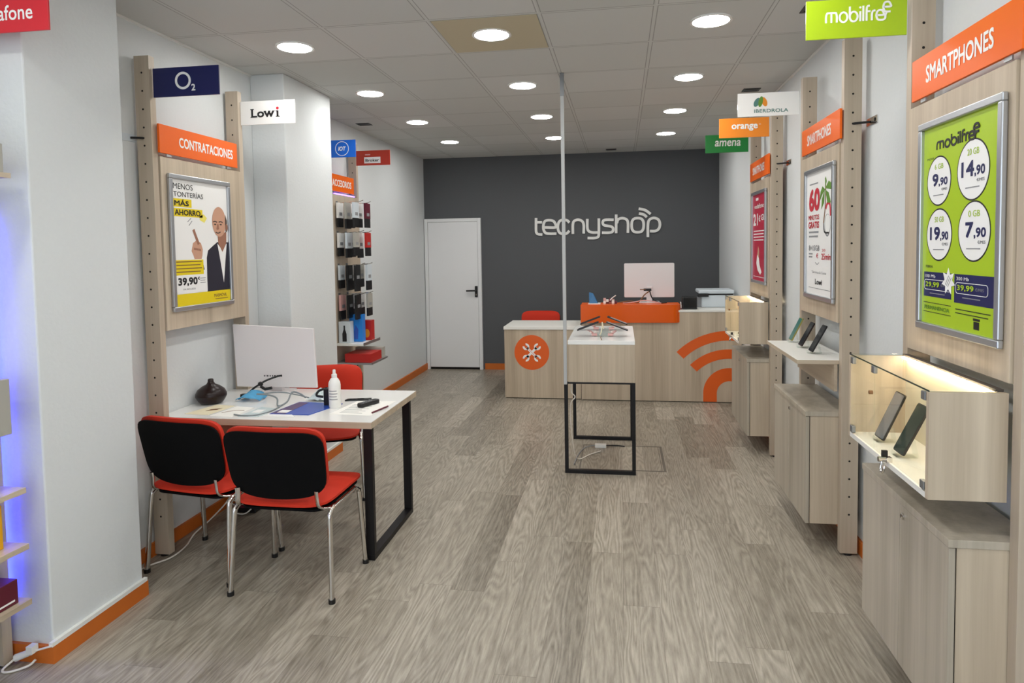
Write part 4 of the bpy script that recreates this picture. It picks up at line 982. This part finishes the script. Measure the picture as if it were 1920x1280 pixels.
slab('paper_sheet', [(-1.95, 3.30), (-1.76, 3.29), (-1.80, 3.34), (-1.93, 3.36)], .002, 'white_print', 'white folded slip poking out from under the blue brochure', 'paper', 'papers on the desk')
slab('paper_sheet', [(-2.42, 3.30), (-2.27, 3.29), (-2.24, 3.50), (-2.37, 3.52)], .0012, 'paper_cream', 'cream leaflet with a dark stripe on the desk by the post', 'paper', 'papers on the desk', lambda b: b.prism([(-2.34, 3.37), (-2.29, 3.40), (-2.28, 3.44), (-2.33, 3.41)], DZ + .0012, DZ + .002, 'ink_brown'))
slab('paper_sheet', [(-2.25, 3.27), (-2.11, 3.26), (-2.10, 3.47), (-2.22, 3.49)], .0014, 'paper', 'curled white leaflet with a brown fold line, second along the desk edge', 'paper', 'papers on the desk', lambda b: b.stroke([(-2.22, 3.34), (-2.17, 3.40), (-2.12, 3.40)], .008, DZ + .0014, DZ + .002, 'ink_brown'))
slab('paper_sheet', [(-2.08, 3.27), (-1.96, 3.28), (-1.95, 3.46), (-2.06, 3.48)], .003, 'film', 'transparent plastic sleeve along the desk front edge', 'plastic sleeve', None, lambda b: b.box(-2.05, -2.0, 3.35, 3.42, DZ + .003, DZ + .004, 'white_print'))
# face mask: soft blue pleats
b = MB()
vs = []; fs = []
for i in range(9):
    for j in range(7):
        x = -2.30 + .15 * i / 8; y = 3.60 + .10 * j / 6
        z = DZ + .012 + .045 * math.sin(PI * i / 8) * (.4 + .6 * j / 6) + .006 * math.sin(j * 2.2 + i)
        vs.append((x, y, z))
for i in range(8):
    for j in range(6): fs.append((i * 7 + j, (i + 1) * 7 + j, (i + 1) * 7 + j + 1, i * 7 + j + 1))
b._faces(vs, fs, 'mask_blue')
mk = b.out('face_mask', smooth=True, angle=80); tag(mk, 'light blue crumpled face mask under the black cable', 'face mask')
so = mk.modifiers.new('solid', 'SOLIDIFY'); so.thickness = .003
# cable lift with black clamp
single(MB().tube([(-2.315, 3.73, DZ + .008), (-2.29, 3.74, DZ + .03), (-2.26, 3.74, DZ + .055), (-2.22, 3.73, DZ + .078), (-2.185, 3.75, DZ + .10), (-2.13, 3.78, DZ + .12), (-2.10, 3.79, DZ + .125)], .006, 'black', smooth=True)
    .lathe([(.004, -.014), (.015, -.008), (.015, .008), (.004, .014)], 'black', (-2.205, 3.72, DZ + .085), 12).tube([(-2.20, 3.715, DZ + .07), (-2.17, 3.71, DZ + .055), (-2.13, 3.72, DZ + .062)], .009, 'black').box(-2.34, -2.30, 3.715, 3.745, DZ + .001, DZ + .018, 'black'),
    'microphone_cable', 'black gooseneck cable with clip in front of the desk monitor', 'cable', smooth=True)
single(MB().tube([(-2.16, 3.60, DZ + .05), (-2.08, 3.60, DZ + .045), (-2.02, 3.58, DZ + .03), (-1.97, 3.50, DZ + .006), (-1.94, 3.55, DZ + .02), (-1.945, 3.62, DZ + .06), (-1.90, 3.63, DZ + .05), (-1.86, 3.62, DZ + .03)], .005, 'cable_grey', smooth=True)
    .tube([(-2.14, 3.63, DZ + .045), (-2.04, 3.66, DZ + .05), (-1.94, 3.68, DZ + .03), (-1.86, 3.66, DZ + .02)], .004, 'cable_grey', smooth=True)
    .tube([(-2.12, 3.30, DZ + .005), (-2.05, 3.275, DZ + .005), (-1.98, 3.30, DZ + .005), (-1.95, 3.40, DZ + .005), (-1.955, 3.50, DZ + .006)], .004, 'cable_grey', smooth=True),
    'charging_cable', 'grey looped cable lying across the middle of the desk', 'cable', smooth=True)
# crumpled clear wrap
b = MB(); vs = []; fs = []
rng = random.Random(3)
for i in range(9):
    for j in range(8):
        vs.append((-1.87 + .15 * i / 8, 3.64 + .14 * j / 7, DZ + .008 + .05 * math.sin(PI * i / 8) * math.sin(PI * j / 7) * rng.uniform(.5, 1.3) + rng.uniform(0, .008)))
for i in range(8):
    for j in range(7): fs.append((i * 8 + j, (i + 1) * 8 + j, (i + 1) * 8 + j + 1, i * 8 + j + 1))
b._faces(vs, fs, 'film'); wr_ = b.out('plastic_wrap'); tag(wr_, 'crumpled clear plastic wrap behind the blue brochure', 'plastic wrap')
wr_.modifiers.new('solid', 'SOLIDIFY').thickness = .002

# under and behind the desk
single(MB().box(-2.42, -2.255, 3.84, 4.0, .012, .35, 'white_plastic').box(-2.40, -2.275, 3.86, 3.98, 0, .012, 'black'), 'computer_tower', 'white box-shaped unit on the floor under the desk', 'computer', bevel=.006)
t = thing('power_strip', 'dark power adapter heap with white cords on the floor under the desk', 'power strip', (-2.35, 3.75, 0))
MB().box(-2.42, -2.28, 3.74, 3.80, .001, .045, 'black').box(-2.38, -2.32, 3.70, 3.76, .046, .10, 'maroon').out('adapter', t, bevel=.006)
MB().tube([(-2.42, 3.76, .03), (-2.44, 3.70, .09), (-2.38, 3.66, .11), (-2.31, 3.68, .09), (-2.29, 3.72, .05), (-2.33, 3.70, .012), (-2.40, 3.70, .012)], .004, 'cable_white', smooth=True).out('cord_loop', t, smooth=True)
single(MB().tube([(-2.30, 3.62, .35), (-2.33, 3.62, .25), (-2.37, 3.60, .14), (-2.44, 3.54, .05), (-2.46, 3.40, .012), (-2.41, 3.25, .008), (-2.405, 3.12, .006), (-2.46, 3.02, .006), (-2.48, 2.90, .006), (-2.46, 2.80, .006)], .0045, 'cable_white', smooth=True), 'power_cable', 'white cable running along the orange baseboard under the desk', 'cable', smooth=True)

# ------------------------------------------------------------------ blue-lit shelf rack cut by the photo edge
def side_rack(yn, yf, label):
    t = thing('shelf_rack', label, 'display rack', (-2.45, (yn + yf) / 2, 0), 'wooden wall display racks')
    for y in (yn, yf):
        m = MB(); upright(m, -2.515, -2.435, y, y + .042, 2.67, -1); up = m.out('upright', t, bevel=.002)
        MB().lathe([(.02, 0), (.02, .012)], 'black', (-2.475, y + .021, 0), 14).out('foot', up)
    return t
t = side_rack(1.40, 2.185, 'wooden shelf rack with blue back light, cut by the photo edge')
MB().box(-2.50, -2.455, 2.2275, 2.2325, .25, 1.78, 'led_blue').out('led_strip', t)
MB().box(-2.529, -2.522, 2.155, 2.17, .30, 1.78, 'led_blue').out('led_strip', t)
MB().box(-2.529, -2.522, 1.455, 1.47, .30, 1.78, 'led_blue').out('led_strip', t)
for z, nm in ((.756, 'top'), (.538, 'middle'), (.322, 'bottom')):
    single(MB().box(-2.434, -2.252, 1.42, 2.15, z - .022, z, 'ash_y').box(-2.521, -2.434, 1.445, 2.15, z - .022, z, 'ash_y'), 'rack_shelf', 'wooden board, %s of three below the grey box on the blue-lit rack' % nm, 'shelf', 'boards of the blue-lit rack', bevel=.0015)
t = thing('product_box', 'maroon product box with a white edge line on the bottom blue-lit board', 'box', (-2.33, 2.0, .322))
MB().box(-2.40, -2.275, 1.80, 2.115, .3225, .415, 'maroon').out('carton', t, bevel=.002); MB().box(-2.2755, -2.2745, 1.81, 2.10, .335, .342, 'white_print').box(-2.2755, -2.2745, 1.85, 1.99, .355, .40, 'ink_red').out('print', t)
t = thing('product_box', 'yellow-orange product box on the middle blue-lit board', 'box', (-2.36, 1.95, .538))
MB().box(-2.42, -2.305, 1.80, 2.095, .5385, .705, 'box_yellow').out('carton', t, bevel=.002); MB().box(-2.3055, -2.3045, 1.82, 2.05, .58, .62, 'ink_orange').out('print', t)
single(MB().rrect(-2.42, -2.29, 1.85, 2.06, .03, .7565, .772, 'printer_white'), 'product_tray', 'pale blue tray lying on the top blue-lit board', 'tray')
t = thing('display_box', 'grey-beige box panel mounted on the blue-lit rack', 'display case', (-2.38, 1.8, .965))
MB().box(-2.434, -2.262, 1.45, 2.115, .972, 1.182, 'box_grey').out('case', t, bevel=.003); MB().box(-2.425, -2.27, 2.1152, 2.117, .978, .985, 'black').out('edge_strip', t)
single(MB().box(-2.434, -2.225, 1.42, 2.13, 1.925, 1.943, 'ash_y'), 'rack_shelf', 'wooden board under the upper grey box near the red sign', 'shelf')
t = thing('product_box', 'grey product box with dark picture on the uppermost board', 'box', (-2.3, 2.0, 1.943))
MB().box(-2.40, -2.238, 1.85, 2.115, 1.9435, 2.05, 'box_grey').out('carton', t, bevel=.002); MB().ell(-2.29, 1.995, .03, .035, .0005, .0012, 'ink_black', look_front(0, 1.85, 0)).ell(-1.98, 1.995, .03, .035, .0003, .001, 'ink_black', look_left(-2.238, 0, 0) @ Matrix.Translation((2 * 1.98, 0, 0))).out('print', t)
# extension lead by the first column
t = thing('extension_lead', 'white plug lead and cable on the floor by the first column', 'extension lead', (-2.36, 2.2, 0))
MB().tube([(-2.41, 2.215, .03), (-2.355, 2.228, .05)], [.015, .013], 'white_plastic', 12).box(-2.352, -2.325, 2.205, 2.235, .055, .085, 'white_plastic').out('plug', t, smooth=True)
MB().tube([(-2.355, 2.228, .05), (-2.31, 2.225, .066), (-2.262, 2.235, .078)], .004, 'cable_white', 8).tube([(-2.41, 2.215, .03), (-2.425, 2.17, .008), (-2.39, 2.165, .006), (-2.34, 2.20, .012), (-2.32, 2.215, .03)], .0045, 'cable_white', smooth=True).out('cord', t, smooth=True)

# ------------------------------------------------------------------ accessory wall behind the second column
AX = -2.53
t = thing('accessory_rack', 'wooden accessory rack with hooks on the far white wall', 'display rack', (-2.58, 5.85, 0))
for y in (5.45, 6.115):
    m = MB(); upright(m, -2.622, -2.542, y, y + .042, 2.67, -1); up = m.out('upright', t, bevel=.002)
    MB().lathe([(.02, 0), (.02, .012)], 'black', (-2.58, y + .021, 0), 14).out('foot', up)
MB().box(-2.548, AX, 5.495, 6.11, .55, 2.145, 'post_wood').out('back_board', t)
MB().box(-2.55, -2.535, 5.6, 6.05, 2.150, 2.158, 'led_violet').out('led_strip', t)
header(-1, 5.46, 6.0, 'ACCESORIOS', 'orange header sign ending in ORIOS, half hidden by the second column', x=-2.526, tx=(.12, .88))
def d_hot(b, w, h, M):
    b.ring(w * .5, h * .5, .058, .063, .004, .0052, 'white_print', M, n=32); b.text('IOT', w * .36, w * .64, h * .38, h * .62, .0042, 'white_print', M, bold=.03, shear=.2)
flag(-2.535, -2.285, 5.50, 2.456, 2.606, 'blue_sign', 'blue flag sign with a white ring, half hidden by the second column', d_hot)
def d_bro(b, w, h, M):
    b.box(w * .24, w * .72, h * .14, h * .56, .004, .0048, 'white_print', M); b.text('Broker', w * .28, w * .68, h * .24, h * .44, .005, 'ink_black', M, bold=.02); b.box(w * .27, w * .42, h * .68, h * .76, .004, .0048, 'cable_pink', M)
flag(-2.532, -2.19, 6.10, 2.458, 2.600, 'brick_red', 'brick red flag sign with a small white plate on the far white wall', d_bro)
rng = random.Random(11)
rownames = ['top', 'second', 'third', 'lowest']
packs = [['white_print', 'white_print', 'box_grey', 'white_print', 'printer_white', 'maroon'], ['white_print', 'printer_white', 'printer_white', 'white_print', 'box_grey', 'box_red'], ['printer_white', 'white_print', 'black', 'box_grey', 'black', 'printer_white'], ['cable_pink', 'printer_white', 'black', 'white_print', 'black', 'box_grey']]
words_ = {'white_print': 'white-topped', 'box_grey': 'grey', 'black': 'black', 'printer_white': 'pale', 'box_red': 'red', 'cable_pink': 'pinkish', 'maroon': 'maroon'}
ordn = ['first', 'second', 'third', 'fourth', 'fifth', 'sixth']
for r, z in enumerate((2.075, 1.805, 1.512, 1.245)):
    hooks = thing('hook_rail', 'steel double hook rail, %s of four on the accessory rack' % rownames[r], 'hook', (AX, 5.8, z), 'hook rails of the accessory rack')
    for y in (5.62, 5.80):
        MB().tube([(AX + .0015, y, z - .01), (AX + .22, y, z), (AX + .25, y, z + .012)], .004, 'chrome', 6).box(AX + .0005, AX + .003, y - .02, y + .02, z - .03, z + .01, 'steel_grey').out('hook', hooks, smooth=True)
    for k in range(6):
        y = 5.62 if k % 2 == 0 else 5.80
        x = AX + .028 + k * .037
        hgt = rng.uniform(.19, .22)
        c = packs[r][k]
        p = thing('accessory_pack', '%s blister pack, %s from the board on the %s hook rail' % (words_[c], ordn[k], rownames[r]), 'accessory pack', (x, y, z - hgt), 'packs on the accessory hooks')
        MB().box(x - .009, x + .009, y - .055, y + .055, z - .022 - hgt, z - .018, 'black').out('case', p, bevel=.003)
        MB().box(x - .0095, x + .0095, y - .0555, y + .0555, z - .018 - hgt * .62, z - .006, c).box(x - .0098, x + .0098, y - .03, y + .03, z - .02 - hgt * .5, z - .02 - hgt * .36, 'ink_grey').out('header_card', p)
# lower shelf with boxes
single(MB().box(AX + .001, -2.262, 5.50, 5.90, .790, .806, 'shelf_white').box(-2.264, -2.260, 5.50, 5.90, .790, .815, 'alu'), 'accessory_shelf', 'white shelf with metal lip below the accessory hooks', 'shelf')
t = thing('product_box', 'white carton with a dark bottle picture on the accessory shelf', 'box', (-2.46, 5.62, .806)); MB().box(-2.52, -2.41, 5.56, 5.64, .8065, 1.0, 'printer_white').out('carton', t, bevel=.002)
MB().prism([(-2.485, .82), (-2.445, .82), (-2.445, .89), (-2.458, .93), (-2.458, .965), (-2.472, .965), (-2.472, .93), (-2.485, .89)], .0002, .001, 'ink_black', look_front(0, 5.56, 0)).out('print', t)
t = thing('product_box', 'tall bright blue carton on the accessory shelf', 'box', (-2.38, 5.68, .806)); MB().box(-2.455, -2.33, 5.65, 5.72, .8065, 1.055, 'box_blue').out('carton', t, bevel=.002)
MB().prism([(-2.41, .83), (-2.375, .83), (-2.37, .92), (-2.395, .96), (-2.41, .90)], .0002, .001, 'magazine_blue', look_front(0, 5.65, 0)).out('print', t)
t = thing('product_box', 'red carton with orange picture beside the blue one on the accessory shelf', 'box', (-2.33, 5.8, .806)); MB().box(-2.40, -2.29, 5.76, 5.84, .8065, .99, 'box_red').out('carton', t, bevel=.002)
MB().ell(-2.335, .87, .028, .04, .0002, .001, 'ink_orange', look_front(0, 5.76, 0)).out('print', t)
single(MB().box(AX - .004, -2.19, 5.50, 5.90, .622, .638, 'alu'), 'accessory_shelf', 'grey metal shelf beneath the white accessory shelf', 'shelf')
t = thing('product_box', 'flat red gift box with a silver end under the accessory shelf', 'box', (-2.3, 5.7, .638)); MB().box(-2.45, -2.205, 5.52, 5.78, .6385, .715, 'box_red').out('carton', t, bevel=.002); MB().box(-2.46, -2.20, 5.781, 5.86, .6385, .735, 'box_grey').out('silver_sleeve', t)
